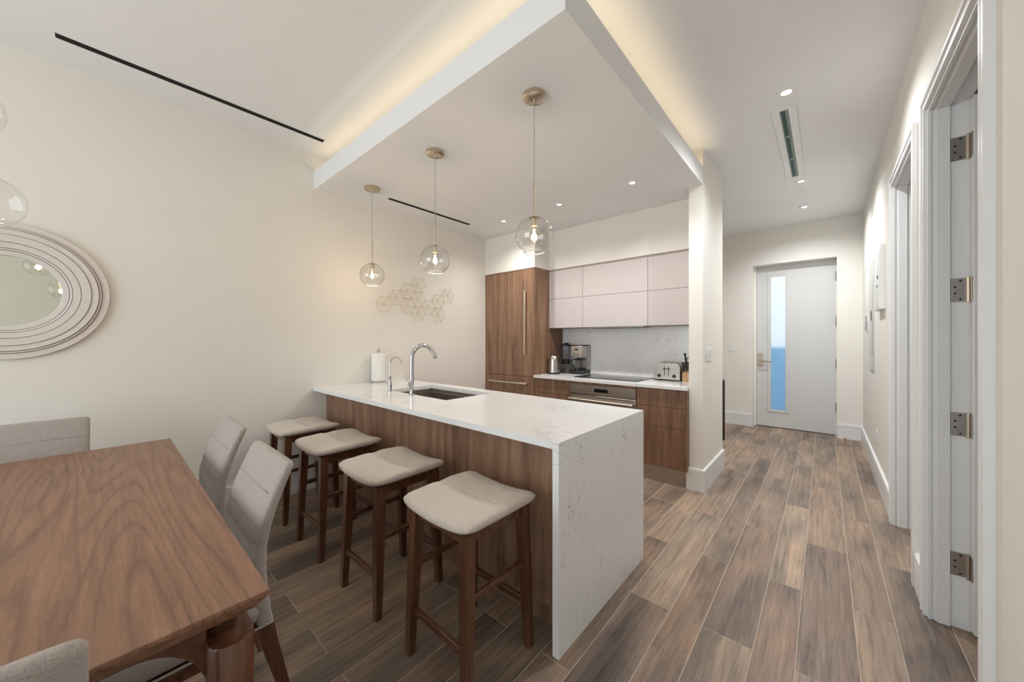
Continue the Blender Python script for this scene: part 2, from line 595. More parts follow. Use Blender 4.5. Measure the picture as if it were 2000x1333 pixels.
PER, NAR, JL = 0.3437, 0.1445, 1.2245
rng = random.Random(3)
tones = [MID, MID, BRN, DARK, GREY, LIGHT, MID, GREY]
for r in range(-4, 12):
    xw0 = 0.2525 - PER * r
    for kind, xa, xb, j0 in (('w', xw0, xw0 + PER - NAR, 0.632), ('n', xw0 - NAR, xw0, 1.2445)):
        xa, xb = max(xa, XL), min(xb, 1.7)
        if xb - xa < 0.02: continue
        for q in range(-4, 6):
            ya, yb = j0 + JL * q, j0 + JL * (q + 1)
            ya, yb = max(ya, YR), min(yb, YF + 0.15)
            if xa > 0.3 and (yb < 1.0 or ya > 4.2) and not (kind == 'w' and r == 0): continue
            if xa > 0.75: continue
            if xb < -0.5 and ya > 5.6 and xb < -1.6: continue
            if yb - ya < 0.02: continue
            t = over.get((kind, r, q)) or rng.choice(tones)
            plank(xa, xb, ya, yb, t)

# ---- ceilings and walls
struct(box('ceiling', CEIL, (XL - 0.15, YR - 0.2, ZC), (1.75, YF + 0.4, ZC + 0.15)))
struct(box('wall_left', WALL, (XL - 0.15, YR - 0.2, -0.1), (XL, YF + 0.4, ZC)))
wk = M().box(XL, YB, 0, -0.925, 4.30, ZC)
struct(wk.make('wall_kitchen', WALL))
struct(box('wall_pillar', WALL, (-0.925, 3.49, 0), (-0.81, 4.30, ZC)))
# dropped ceiling with raised lip (cove)
sf = M()
sf.box(XL, 1.26, ZS, -0.81, 3.49, ZS + 0.02)
sf.box(XL, 3.49, ZS, -0.925, YB, ZS + 0.02)
sf.box(XL, 1.26, ZS + 0.02, -0.81, 1.285, ZST)
sf.box(-0.835, 1.285, ZS + 0.02, -0.81, 3.49, ZST)
struct(sf.make('ceiling_soffit', SOFF))
struct(M().box(XL, 3.458, 2.2425, -2.66, YB, ZS).make('wall_bulkhead', WALL))
struct(M().box(-2.66, 3.754, 2.2425, -0.925, YB, ZS).make('wall_bulkhead_cabinet', WALL))

# right wall with two doorways
D1a, D1b, D2a, D2b, DH, WT = 1.815, 2.645, 2.97, 3.795, 2.475, 0.12
wr = M()
wr.box(XR, YR - 0.2, 0, XR + WT, D1a, ZC)
wr.box(XR, D1b, 0, XR + WT, D2a, ZC)
wr.box(XR, D2b, 0, XR + WT, YF + 0.4, ZC)
wr.box(XR, D1a, DH, XR + WT, D1b, ZC)
wr.box(XR, D2a, DH, XR + WT, D2b, ZC)
struct(wr.make('wall_right', WALL))
# rooms beyond the right doorways
rb = M()
rb.box(1.55, 0.9, 0, 1.65, 4.3, ZC)
rb.box(XR + WT, 0.85, 0, 1.65, 0.95, ZC)
rb.box(XR + WT, 2.74, 0, 1.65, 2.84, ZC)
rb.box(XR + WT, 4.2, 0, 1.65, 4.3, ZC)
struct(rb.make('wall_side_rooms', WALL))
# far wall with recessed entry door
EX0, EX1, EH, ED = -0.838, 0.128, 2.50, 6.79
wf = M()
wf.box(XL, YF, 0, EX0, YF + 0.22, ZC)
wf.box(EX1, YF, 0, XR, YF + 0.22, ZC)
wf.box(EX0, YF, EH, EX1, YF + 0.22, ZC)
struct(wf.make('wall_far', WALL))
struct(box('wall_hall_left', WALL, (-2.7, 4.30, 0), (-2.6, YF, ZC)))
# rear wall with window
wb = M()
wb.box(XL, YR - 0.15, 0, -3.25, YR, ZC)
wb.box(-0.25, YR - 0.15, 0, XR, YR, ZC)
wb.box(-3.25, YR - 0.15, 2.65, -0.25, YR, ZC)
wb.box(-3.25, YR - 0.15, 0, -0.25, YR, 0.25)
struct(wb.make('wall_rear', WALL))
wn = struct(M().box(-3.25, YR - 0.10, 0.25, -3.19, YR - 0.04, 2.65).box(-0.31, YR - 0.10, 0.25, -0.25, YR - 0.04, 2.65)
            .box(-3.19, YR - 0.10, 0.25, -0.31, YR - 0.04, 0.31).box(-3.19, YR - 0.10, 2.59, -0.31, YR - 0.04, 2.65)
            .box(-1.78, YR - 0.10, 0.31, -1.72, YR - 0.04, 2.59).make('window_1', TRIM))
box('window_pane', WPANE, (-3.19, YR - 0.075, 0.31), (-1.78, YR - 0.069, 2.59), wn)
box('window_pane', WPANE, (-1.72, YR - 0.075, 0.31), (-0.31, YR - 0.069, 2.59), wn)

# ---- baseboards (moulded: board, groove, cap)
BH, BT = 0.195, 0.018


def baseboard(name, segs):
    """segs: (axis, fixed, a, b, side)"""
    m = M()
    for ax, f, a, b, s in segs:
        for t, z0, z1 in ((BT, 0, BH - 0.042), (BT - 0.004, BH - 0.042, BH - 0.038), (BT, BH - 0.038, BH - 0.006), (BT - 0.004, BH - 0.006, BH)):
            e = 0.0
            if ax == 'Y':
                m.box(f, a, z0, f + s * t, b, z1)
            else:
                m.box(a, f, z0, b, f + s * t, z1)
    return struct(m.make(name, TRIM))


baseboard('baseboard_left', [('Y', XL, YR, 1.37, 1)])
baseboard('baseboard_right', [('Y', XR, YR, D1a - 0.065, -1), ('Y', XR, D1b + 0.06, D2a - 0.065, -1), ('Y', XR, D2b + 0.06, YF, -1)])
baseboard('baseboard_pillar', [('X', 3.49, -0.925 - BT, -0.81 + BT, -1), ('Y', -0.81, 3.49, 4.30 + BT, 1)])
baseboard('baseboard_far', [('X', YF, -2.6, EX0 - 0.003, -1), ('X', YF, EX1 + 0.003, XR - BT, -1)])


# ---- door casings and jambs of the right-hand doorways
def doorway(n, ya, yb):
    cw = 0.06
    m = M()
    # stepped casing: outer band, middle, bead against the jamb (plan profile, room side)
    steps = ((0.0, 0.018, 0.024), (0.018, 0.045, 0.017), (0.045, cw, 0.021))
    for o0, o1, t in steps:
        m.box(XR - t, yb + cw - o1, 0, XR, yb + cw - o0, DH + cw - o0)
        m.box(XR - t, ya - cw + o0, 0, XR, ya - cw + o1, DH + cw - o0)
        m.box(XR - t, ya - cw + o1, DH + cw - o1, XR, yb + cw - o1, DH + cw - o0)
    # jamb lining with bead and door stop
    m.box(XR - 0.004, yb - 0.012, 0, XR + WT + 0.004, yb, DH)
    m.box(XR - 0.004, ya, 0, XR + WT + 0.004, ya + 0.012, DH)
    m.box(XR - 0.004, ya + 0.012, DH - 0.012, XR + WT + 0.004, yb - 0.012, DH)
    for x0, x1, d in ((XR - 0.008, XR + 0.003, 0.018), (XR + 0.014, XR + 0.020, 0.016), (XR + 0.020, XR + 0.060, 0.024)):
        m.box(x0, yb - d, 0, x1, yb - 0.012, DH - 0.012)
        m.box(x0, ya + 0.012, 0, x1, ya + d, DH - 0.012)
        m.box(x0, ya + d, DH - d, x1, yb - d, DH - 0.012)
    return struct(m.make('trim_%d' % n, CASE, smooth=0))


doorway(1, D1a, D1b)
doorway(2, D2a, D2b)

# open interior door leaf behind the first doorway
d2 = struct(box('door_2', CASE, (0.507, 2.585, 0.012), (1.29, 2.625, DH - 0.015), bev=0.002))
for zc in (2.245, 1.583, 0.955, 0.30):
    hb = M().box(0.447, 2.6295, zc - 0.055, 0.492, 2.633, zc + 0.055, 0.001).make('hinge', STEEL, d2)
    M().cyl((0.4985, 2.6225, zc - 0.058), (0.4985, 2.6225, zc + 0.058), 0.006, n=12).make('hinge_pin', NICKEL, hb)
    M().box(0.5035, 2.592, zc - 0.055, 0.5068, 2.622, zc + 0.055).make('hinge_leaf', STEEL, hb)
    for dz, dx in ((0.043, 0.03), (0.015, 0.014), (-0.015, 0.014), (-0.043, 0.03)):
        M().lathe([(0.0045, 0), (0.0045, 0.0012)], (0.447 + dx, 2.6283, zc + dz), 10, 'Y').make('screw', BLACK, hb)
box('door_side_room_b', CASE, (0.507, 3.735, 0.012), (1.29, 3.775, DH - 0.015), bev=0.002)
struct(bpy.data.objects['door_side_room_b']).name = 'door_3'

# ---- entry door
d1 = struct(M().box(EX0 + 0.034, ED, 0.012, -0.625, ED + 0.045, 2.488).box(-0.44, ED, 0.012, 0.115, ED + 0.045, 2.488)
            .box(-0.625, ED, 0.012, -0.44, ED + 0.045, 0.272).box(-0.625, ED, 2.325, -0.44, ED + 0.045, 2.488).make('door_1', DOORW, smooth=0))
box('door_glass', FROST, (-0.625, ED + 0.018, 0.272), (-0.44, ED + 0.026, 2.325), d1)
fr = M()
for x0, x1, z0, z1 in ((-0.665, -0.62, 0.235, 2.362), (-0.445, -0.40, 0.235, 2.362), (-0.62, -0.445, 0.235, 0.28), (-0.62, -0.445, 2.317, 2.362)):
    fr.box(x0, ED - 0.008, z0, x1, ED, z1, 0.003)
fr.make('glass_frame', DOORW, d1)
lk = M().box(-0.785, ED - 0.018, 0.945, -0.725, ED, 1.145, 0.004).make('lock_plate', NICKEL, d1)
M().tube([(-0.75, ED - 0.018, 1.015), (-0.75, ED - 0.055, 1.015), (-0.735, ED - 0.062, 1.015), (-0.62, ED - 0.062, 1.015)], 0.009, 10).make('lever', NICKEL, lk)
for i in range(4):
    for j in range(2):
        M().box(-0.772 + 0.02 * j, ED - 0.021, 1.06 + 0.018 * i, -0.758 + 0.02 * j, ED - 0.018, 1.072 + 0.018 * i).make('keypad_button', STEEL, lk)
for zc in (2.26, 1.62, 1.02, 0.40):
    M().cyl((0.122, ED - 0.006, zc - 0.06), (0.122, ED - 0.006, zc + 0.06), 0.008, n=10).make('hinge', STEEL, d1)
box('door_sweep', BLACK, (EX0 + 0.034, ED + 0.002, 0.0), (0.115, ED + 0.04, 0.011), d1)
struct(M().box(EX0, ED - 0.02, 0, EX0 + 0.03, ED + 0.08, EH).box(0.1175, ED + 0.01, 0, EX1, ED + 0.08, EH)
       .box(EX0 + 0.03, ED - 0.02, 2.491, 0.1175, ED + 0.08, EH).make('trim_3', WALL, smooth=0))
# porch beyond the frosted glass
struct(box('wall_porch', PORCH, (-3.0, 9.6, -0.1), (2.5, 9.7, 4.5)))
struct(box('wall_porch_low', BLUE, (-2.2, 7.75, -0.1), (1.6, 7.85, 1.22)))
struct(box('floor_porch', PORCH, (-3.0, 7.05, -0.2), (2.5, 9.6, -0.1)))


# ---- ceiling slots and vents
def slot(name, label, x0, x1, y0, y1, z, fr=0.03):
    t = thing(name, label, 'air vent', ((x0 + x1) / 2, (y0 + y1) / 2, z))
    a, b = (x1 - x0) / 2, (y1 - y0) / 2
    M().box(-a - fr, -b - fr, -0.002, -a, b + fr, 0).box(a, -b - fr, -0.002, a + fr, b + fr, 0).box(-a, -b - fr, -0.002, a, -b, 0).box(-a, b, -0.002, a, b + fr, 0).make('frame', CEIL, t)
    box('slot', SLOT, (-a, -b, -0.0015), (a, b, -0.0003), t)
    return t


slot('linear_vent', 'long black slot diffuser in the high ceiling above the dining table', -3.226, -3.176, -0.182, 1.225, ZC)
slot('linear_vent', 'short black slot diffuser in the dropped ceiling beside pendant lights', -3.206, -3.158, 1.815, 2.865, ZS)
v = thing('hall_vent', 'white framed slot vent with green louvre insert in the hallway ceiling', 'air vent', (-0.225, 3.985, ZC))
M().box(-0.073, -0.73, -0.008, -0.026, 0.73, 0, 0.002).box(0.026, -0.73, -0.008, 0.073, 0.73, 0, 0.002).box(-0.026, -0.73, -0.008, 0.026, -0.705, 0).box(-0.026, 0.705, -0.008, 0.026, 0.73, 0).make('frame', WHITEP, v)
box('liner', VENTL, (-0.0255, -0.704, -0.0028), (0.0255, 0.704, -0.0006), v)
for y0, y1 in ((-0.69, -0.27), (-0.24, 0.22), (0.25, 0.68)):
    bl = box('louvre', VENTG, (-0.018, y0, -0.0036), (0.006, y1, -0.0028), v)
    n = int((y1 - y0) / 0.05)
for y0 in (-0.255, 0.235):
    box('clip', VENTL, (-0.024, y0 - 0.02, -0.006), (0.012, y0 + 0.02, -0.003), v)


def downlight(label, x, y, z, lens, power, col, group, r=0.045, soft=0.03, ang=146):
    t = thing('recessed_light', label, 'ceiling light', (x, y, z), group=group)
    M().lathe([(r * 0.48, -0.001), (r * 0.52, -0.004), (r * 0.74, -0.005), (r * 0.78, -0.0035), (r * 0.96, -0.006), (r, -0.003), (r, 0.0)], (0, 0, 0), 28, cap=False).make('trim_ring', WHITEP, t)
    M().lathe([(0.0, -0.0015), (r * 0.47, -0.0015), (r * 0.49, -0.0005), (0.0, -0.0004)], (0, 0, 0), 24, cap=False).make('lens', lens, t)
    spot_light('downlight_lamp', (0, 0, -0.012), power, col, soft, radians(ang), 0.9, t)
    return t


WARM, NEUT = (1.0, 0.96, 0.915), (0.965, 0.98, 1.0)
g = 'downlights in the dropped kitchen ceiling'
downlight('recessed kitchen downlight nearest the tall wooden fridge cabinet', -2.79, 3.04, ZS, LAMPLENS, 40, WARM, g)
downlight('middle of three recessed kitchen downlights above the cooktop', -2.027, 3.04, ZS, LAMPLENS, 40, WARM, g)
downlight('recessed kitchen downlight nearest the white pillar', -1.264, 3.04, ZS, LAMPLENS, 40, WARM, g)
g = 'downlights along the hallway ceiling'
downlight('recessed hallway downlight at the near end of the framed vent', -0.195, 3.062, ZC, LENSH, 92, NEUT, g, 0.06, ang=156)
downlight('recessed hallway downlight between the framed vent and the sprinkler cover', -0.187, 4.884, ZC, LENSH, 92, NEUT, g, 0.05, ang=156)
downlight('recessed hallway downlight nearest the entry door', -0.192, 5.855, ZC, LENSH, 92, NEUT, g, 0.06, ang=156)
for (x, y, z, lb) in ((-2.06, 2.74, ZS, 'flat white sprinkler cover in the dropped kitchen ceiling'), (-0.19, 5.155, ZC, 'flat white sprinkler cover in the hallway ceiling')):
    sp = thing('sprinkler_cover', lb, 'sprinkler', (x, y, z))
    M().lathe([(0.0, -0.005), (0.036, -0.005), (0.038, -0.003), (0.038, -0.0012), (0.0, -0.0012)], n=24, cap=False).make('cover_plate', WHITEP, sp)
    M().lathe([(0.033, -0.0012), (0.033, 0.0)], n=20).make('collar', WHITEP, sp)

# ================================================================== PENINSULA
PX1, PY0, PY1, PZ, TH = -0.84, 1.257, 2.19, 0.916, 0.032
pen = thing('peninsula_cabinet', 'wood fronted kitchen peninsula base between cream wall and quartz end', 'cabinet', (-2.2, 1.78, 0))


def rel(t, m_pts):
    return m_pts


px, py = -2.2, 1.78
zt = PZ - TH
pe = [XL + 0.001, -2.62, -1.75, PX1 - TH]
for a, b in zip(pe[:-1], pe[1:]):
    box('front_panel', CAB, (a + 0.0008 - px, 1.37 - py, 0.105), (b - 0.0008 - px, 1.388 - py, zt), pen)
sk = (-2.845, 1.615, -2.045, 2.075)     # sink cut-out zone kept free inside the carcass
box('toe_kick', CABH, (XL + 0.001 - px, 1.386 - py, 0), (PX1 - TH - px, 1.40 - py, 0.107), pen)
M().box(XL + 0.001 - px, 2.13 - py, 0.10, -2.88 - px, 2.15 - py, zt).box(-2.02 - px, 2.13 - py, 0.10, PX1 - TH - px, 2.15 - py, zt).box(-2.88 - px, 2.13 - py, 0.10, -2.02 - px, 2.15 - py, zt).make('rear_panel', CAB, pen)
box('toe_kick_rear', STEEL, (XL + 0.001 - px, 2.08 - py, 0), (PX1 - TH - px, 2.09 - py, 0.10), pen)
M().box(XL + 0.001 - px, 1.388 - py, 0.107, PX1 - TH - px, 2.13 - py, 0.125).make('carcass_bottom', CABH, pen)

ct = thing('peninsula_worktop', 'white veined quartz worktop with waterfall end on the peninsula', 'countertop', (px, py, 0))
m = M()
xs = [XL + 0.001, sk[0], sk[2], PX1]
ys = [PY0, sk[1], sk[3], PY1]
bm = m.bm
for zz, flip in ((PZ, False), (zt, True)):
    vv = {(i, j): bm.verts.new((xs[i] - px, ys[j] - py, zz)) for i in range(4) for j in range(4)}
    if zz == PZ: top = vv
    else: bot = vv
    for i in range(3):
        for j in range(3):
            if (i, j) == (1, 1): continue
            bm.faces.new((vv[i, j], vv[i + 1, j], vv[i + 1, j + 1], vv[i, j + 1]))
loop = [(i, 0) for i in range(4)] + [(3, j) for j in range(1, 4)] + [(i, 3) for i in (2, 1, 0)] + [(0, 2), (0, 1)]
for ring in (loop, [(1, 1), (2, 1), (2, 2), (1, 2)]):
    for a, b in zip(ring, ring[1:] + ring[:1]):
        bm.faces.new((top[a], top[b], bot[b], bot[a]))
m.make('top_slab', QUARTZ, ct, smooth=0)
box('waterfall_end', QUARTZ, (PX1 - TH - px, PY0 - py, 0.001), (PX1 - px, PY1 - py, zt), ct)

# sink
sx0, sy0, sx1, sy1 = sk
sn = thing('kitchen_sink', 'undermount stainless steel sink with ledge set in the peninsula', 'sink', ((sx0 + sx1) / 2, (sy0 + sy1) / 2, 0.70))
hx, hy = (sx1 - sx0) / 2, (sy1 - sy0) / 2
bz = zt - 0.70 - 0.0005
bw = M()
t_ = 0.004
bw.box(-hx - t_, -hy - t_, 0, hx + t_, hy + t_, 0.004)
bw.box(-hx - t_, -hy - t_, 0.004, -hx, hy + t_, bz).box(hx, -hy - t_, 0.004, hx + t_, hy + t_, bz)
bw.box(-hx, -hy - t_, 0.004, hx, -hy, bz).box(-hx, hy, 0.004, hx, hy + t_, bz)
bw.make('bowl', STEELD, sn)
M().box(-hx, -hy, bz - 0.035, hx, -hy + 0.014, bz - 0.03).make('ledge', STEEL, sn)
M().box(-hx, hy - 0.014, bz - 0.035, hx, hy, bz - 0.03).make('ledge', STEEL, sn)
M().box(hx - 0.16, -hy + 0.001, bz - 0.0295, hx - 0.13, hy - 0.001, bz - 0.018, 0.003).make('rack_bar', STEEL, sn)
M().lathe([(0.0, 0.0045), (0.045, 0.0045), (0.05, 0.006), (0.05, 0.004), (0, 0.004)], (0, 0.05, 0), 24, cap=False).make('drain', CHROME, sn)

# faucet
fc = thing('kitchen_faucet', 'tall chrome gooseneck pull-down faucet behind the sink', 'faucet', (-2.435, 1.585, PZ))
arc = [(0, 0, 0.006), (0, 0, 0.10), (0, 0, 0.20), (0, 0, 0.285)]
R_ = 0.105
for i in range(1, 15):
    a = pi - radians(152) * i / 14
    arc.append((0, R_ + R_ * cos(a), 0.285 + R_ * sin(a)))
M().tube(arc, 0.0165, 16).make('spout', CHROME, fc)
e = Vector(arc[-1]); dr = (e - Vector(arc[-2])).normalized()
M().tube([e - dr * 0.002, e + dr * 0.02, e + dr * 0.055], [0.0175, 0.0185, 0.0165], 16).make('spray_head', CHROME, fc)
M().tube([e + dr * 0.056, e + dr * 0.060], 0.0135, 14).make('nozzle', BLACK, fc)
M().lathe([(0.027, 0), (0.027, 0.004), (0.021, 0.009), (0.0168, 0.012)], n=24).make('base_ring', CHROME, fc)
M().tube([(-0.014, 0, 0.075), (-0.03, 0.0, 0.078), (-0.045, 0.0, 0.07)], [0.014, 0.016, 0.012], 14).make('valve', CHROME, fc)
M().tube([(-0.042, 0.0, 0.072), (-0.052, -0.004, 0.095), (-0.05, -0.008, 0.125)], [0.009, 0.007, 0.004], 10).make('lever', CHROME, fc)
# drinking-water tap
wt = thing('water_tap', 'small chrome filtered water tap with thin curved spout', 'faucet', (-2.762, 1.588, PZ))
M().lathe([(0.02, 0), (0.02, 0.004), (0.014, 0.008), (0.013, 0.03), (0.017, 0.045), (0.017, 0.06), (0.011, 0.085), (0.008, 0.105), (0.012, 0.112), (0.012, 0.12), (0.006, 0.126)], n=20).make('body', CHROME, wt)
pts = [(0, 0, 0.12), (0, 0, 0.18), (0, 0, 0.232)]
for i in range(1, 13):
    a = pi - radians(150) * i / 12
    pts.append((0, 0.052 + 0.052 * cos(a), 0.232 + 0.052 * sin(a)))
pts.append((0, 0.108, 0.225))
M().tube(pts, 0.0052, 10).make('spout', CHROME, wt)
M().tube([(-0.012, 0, 0.05), (-0.035, 0, 0.052), (-0.05, 0, 0.06), (-0.06, 0, 0.085)], [0.006, 0.005, 0.005, 0.006], 10).make('lever', CHROME, wt)

# paper towel
pt = thing('paper_towel_holder', 'white paper towel roll on a steel stand with round knob', 'paper towel', (-3.435, 1.845, PZ))
M().lathe([(0.0, 0), (0.073, 0), (0.075, 0.004), (0.075, 0.011), (0.07, 0.014), (0.0, 0.014)], n=32, cap=False).make('base', STEEL, pt)
M().cyl((0, 0, 0.012), (0, 0, 0.318), 0.005, n=12).make('rod', STEEL, pt)
M().lathe([(0.0, 0.31), (0.010, 0.312), (0.016, 0.322), (0.0165, 0.33), (0.012, 0.341), (0.0, 0.345)], n=18, cap=False).make('knob', NICKEL, pt)
M().lathe([(0.02, 0.016), (0.066, 0.016), (0.068, 0.02), (0.068, 0.292), (0.066, 0.296), (0.02, 0.296), (0.02, 0.016)], n=36, cap=False).make('roll', PAPER, pt)

# ================================================================== KITCHEN BACK RUN
FRX1 = -2.66
tc = thing('fridge_cabinet', 'tall walnut-toned cabinet hiding the fridge with bar handles', 'cabinet', (-3.09, 3.78, 0))
ox, oy = -3.09, 3.78
F0 = 3.458
M().box(XL - ox, F0 + 0.022 - oy, 0.0, FRX1 - 0.026 - ox, YB - oy, 2.242).make('carcass', CABH, tc)
box('side_panel', CAB, (FRX1 - 0.025 - ox, F0 - oy, 0.0), (FRX1 - ox, YB - oy, 2.242), tc)
box('filler', CAB, (XL - ox, F0 - oy, 0.10), (-3.432 - ox, F0 + 0.021 - oy, 2.225), tc)
box('top_rail', CABH, (XL - ox, F0 - oy, 2.228), (FRX1 - 0.026 - ox, F0 + 0.021 - oy, 2.242), tc)
dd = box('door', CAB, (-3.429 - ox, F0 - oy, 0.897), (-2.688 - ox, F0 + 0.021 - oy, 2.225), tc, 0.001)


def bar_handle(p, x0, x1, y, z0, z1, vertical):
    m = M()
    if vertical:
        m.box(x0, y - 0.045, z0, x1, y - 0.030, z1, 0.002)
        for z in (z0 + 0.015, z1 - 0.015):
            m.box(x0 + 0.003, y - 0.030, z - 0.008, x1 - 0.003, y, z + 0.008)
    else:
        m.box(x0, y - 0.045, z0, x1, y - 0.030, z1, 0.002)
        for x in (x0 + 0.02, x1 - 0.02):
            m.box(x - 0.008, y - 0.030, z0 + 0.003, x + 0.008, y, z1 - 0.003)
    return m.make('handle', HANDLE, p)


bar_handle(dd, -2.802 - ox, -2.782 - ox, F0 - oy, 1.173, 1.964, True)
dw = box('drawer', CAB, (-3.429 - ox, F0 - oy, 0.10), (-2.688 - ox, F0 + 0.021 - oy, 0.891), tc, 0.001)
bar_handle(dw, -3.418 - ox, -2.76 - ox, F0 - oy, 0.795, 0.815, False)
box('toe_kick', STEEL, (XL - ox, F0 + 0.004 - oy, 0.0), (FRX1 - 0.026 - ox, F0 + 0.02 - oy, 0.098), tc)

# wall cabinets
UZ0, UZm, UZ1, UF = 1.50, 1.866, 2.222, 3.754
for (x0, x1, lb) in ((-2.659, -2.169, 'pinkish white handleless wall cabinet beside the tall wooden fridge cabinet'),
                     (-2.168, -1.396, 'widest pinkish white handleless wall cabinet above the cooktop'),
                     (-1.395, -0.926, 'pinkish white handleless wall cabinet next to the pillar')):
    cxx = (x0 + x1) / 2
    t = thing('wall_cabinet', lb, 'cabinet', (cxx, 3.92, UZ0), group='flap-front wall cabinets over the back counter')
    a = (x1 - x0) / 2
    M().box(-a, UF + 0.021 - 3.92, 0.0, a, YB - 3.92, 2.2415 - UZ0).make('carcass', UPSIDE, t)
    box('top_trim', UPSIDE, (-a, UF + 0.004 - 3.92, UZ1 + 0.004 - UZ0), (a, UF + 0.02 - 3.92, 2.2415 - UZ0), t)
    for z0, z1 in ((UZ0, UZm - 0.0015), (UZm + 0.0015, UZ1)):
        box('flap_door', UPPER, (-a + 0.0015, UF - 3.92, z0 - UZ0), (a - 0.0015, UF + 0.02 - 3.92, z1 - UZ0), t, 0.001)
hd = thing('range_hood', 'slim dark extractor insert under the middle wall cabinet', 'range hood', (-1.78, 3.90, 1.487))
box('panel', STEEL, (-0.32, -0.10, 0.004), (0.32, 0.15, 0.0125), hd)
for i in range(2):
    box('filter', BLACK, (-0.30 + 0.31 * i, -0.085, 0.0), (-0.01 + 0.31 * i, 0.12, 0.004), hd)

# splashback and worktop
tag(box('backsplash', QUARTZ, (FRX1 + 0.001, YB - 0.013, 0.923), (-0.926, YB - 0.001, UZ0 - 0.001)), 'pale quartz splashback slab behind the cooktop under wall cabinets', 'backsplash')
KZ = 0.922
tag(box('back_worktop', QUARTZ, (FRX1, 3.435, KZ - TH), (-0.926, YB - 0.0005, KZ), bev=0.0015), 'white quartz worktop along the back wall holding the cooktop', 'countertop')
BF = 3.462


def base_unit(label, x0, x1, rows):
    cxx = (x0 + x1) / 2
    t = thing('base_cabinet', label, 'cabinet', (cxx, 3.77, 0))
    a = (x1 - x0) / 2
    M().box(-a, BF + 0.022 - 3.77, 0.15, a, YB - 3.77, KZ - TH - 0.001).make('carcass', CABH, t)
    for z0, z1 in rows:
        box('drawer_front', CAB, (-a + 0.0015, BF - 3.77, z0 + 0.002), (a - 0.002, BF + 0.021 - 3.77, z1 - 0.002), t, 0.001)
    box('toe_kick', STEEL, (-a, BF + 0.012 - 3.77, 0.0), (a, BF + 0.026 - 3.77, 0.149), t)
    return t


ROWS = ((0.152, 0.527), (0.527, 0.717), (0.717, 0.885))
base_unit('wooden drawer unit between fridge cabinet and oven', -2.659, -2.166, ROWS)
base_unit('three-drawer wooden base unit between oven and pillar', -1.397, -0.944, ROWS)
tag(box('filler_strip', CAB, (-0.943, BF, 0.152), (-0.926, BF + 0.02, 0.888)), 'narrow wooden filler strip between drawers and pillar', 'filler')
ov = thing('built_in_oven', 'stainless steel built-in oven with black display under the cooktop', 'oven', (-1.7815, 3.77, 0))
a = 0.381
box('housing', CABH, (-a, BF + 0.03 - 3.77, 0.15), (a, YB - 3.77, KZ - TH - 0.001), ov)
box('rail', CAB, (-a, BF - 3.77, 0.866), (a, BF + 0.02 - 3.77, 0.888), ov)
cp = box('control_panel', OVEN, (-a + 0.002, BF - 0.004 - 3.77, 0.757), (a - 0.002, BF + 0.028 - 3.77, 0.863), ov, 0.002)
box('display', DISPLAY, (-0.077, BF - 0.0055 - 3.77, 0.790), (0.08, BF - 0.0042 - 3.77, 0.826), cp)
for i in range(3):
    for j in range(2):
        M().lathe([(0.003, -0.0006), (0.003, 0)], (0.125 + 0.022 * i, BF - 0.0042 - 3.77, 0.799 + 0.018 * j), 8, 'Y').make('touch_key', STEEL, cp)
od = box('oven_door', OVEN, (-a + 0.002, BF - 0.006 - 3.77, 0.20), (a - 0.002, BF + 0.028 - 3.77, 0.75), ov, 0.003)
box('window', DISPLAY, (-0.27, BF - 0.0075 - 3.77, 0.30), (0.27, BF - 0.0062 - 3.77, 0.60), od)
hm = M().tube([(-0.365, BF - 0.05 - 3.77, 0.70), (0.365, BF - 0.05 - 3.77, 0.70)], 0.011, 12)
for x in (-0.33, 0.33):
    hm.tube([(x, BF - 0.05 - 3.77, 0.70), (x, BF - 0.006 - 3.77, 0.70)], 0.008, 8)
hm.make('handle', HANDLE, od)
box('lower_panel', CAB, (-a + 0.002, BF - 3.77, 0.152), (a - 0.002, BF + 0.02 - 3.77, 0.197), ov)
box('toe_kick', STEEL, (-a, BF + 0.012 - 3.77, 0.0), (a, BF + 0.026 - 3.77, 0.149), ov)
# cooktop
ck = thing('induction_cooktop', 'flat black glass induction cooktop set on the back worktop', 'cooktop', (-1.80, 3.80, KZ))
M().box(-0.375, -0.245, 0.0002, 0.37, 0.245, 0.006, 0.002).make('glass_top', COOK, ck)
for x, y, r in ((-0.2, -0.1, 0.085), (-0.2, 0.12, 0.07), (0.19, -0.09, 0.07), (0.19, 0.12, 0.09)):
    M().tube([(x + r * cos(2 * pi * i / 32), y + r * sin(2 * pi * i / 32), 0.0060) for i in range(32)], 0.0005, 4, closed=True).make('zone_ring', GREYP, ck)

# kettle
kt = thing('electric_kettle', 'brushed steel electric kettle beside the fridge cabinet', 'kettle', (-2.565, 3.725, KZ), 0.3)
M().lathe([(0.0, 0), (0.072, 0), (0.074, 0.006), (0.072, 0.02), (0, 0.02)], n=28, cap=False).make('base', BLACK, kt)
M().lathe([(0.0, 0.021), (0.070, 0.021), (0.069, 0.06), (0.062, 0.16), (0.056, 0.222), (0.050, 0.228), (0, 0.228)], n=32, cap=False).make('body', STEEL, kt)
M().lathe([(0.0, 0.2285), (0.048, 0.2285), (0.046, 0.236), (0.012, 0.24), (0, 0.24)], n=24, cap=False).make('lid', BLACK, kt)
M().loft([[(-0.05, -0.016, 0.195), (-0.05, 0.016, 0.195), (-0.05, 0.014, 0.222), (-0.05, -0.014, 0.222)], [(-0.077, -0.004, 0.218), (-0.077, 0.004, 0.218), (-0.077, 0.004, 0.226), (-0.077, -0.004, 0.226)]]).make('spout', STEEL, kt)
M().tube([(0.050, 0, 0.222), (0.085, 0, 0.215), (0.097, 0, 0.17), (0.094, 0, 0.09), (0.068, 0, 0.055)], 0.009, 10).make('handle', BLACK, kt)

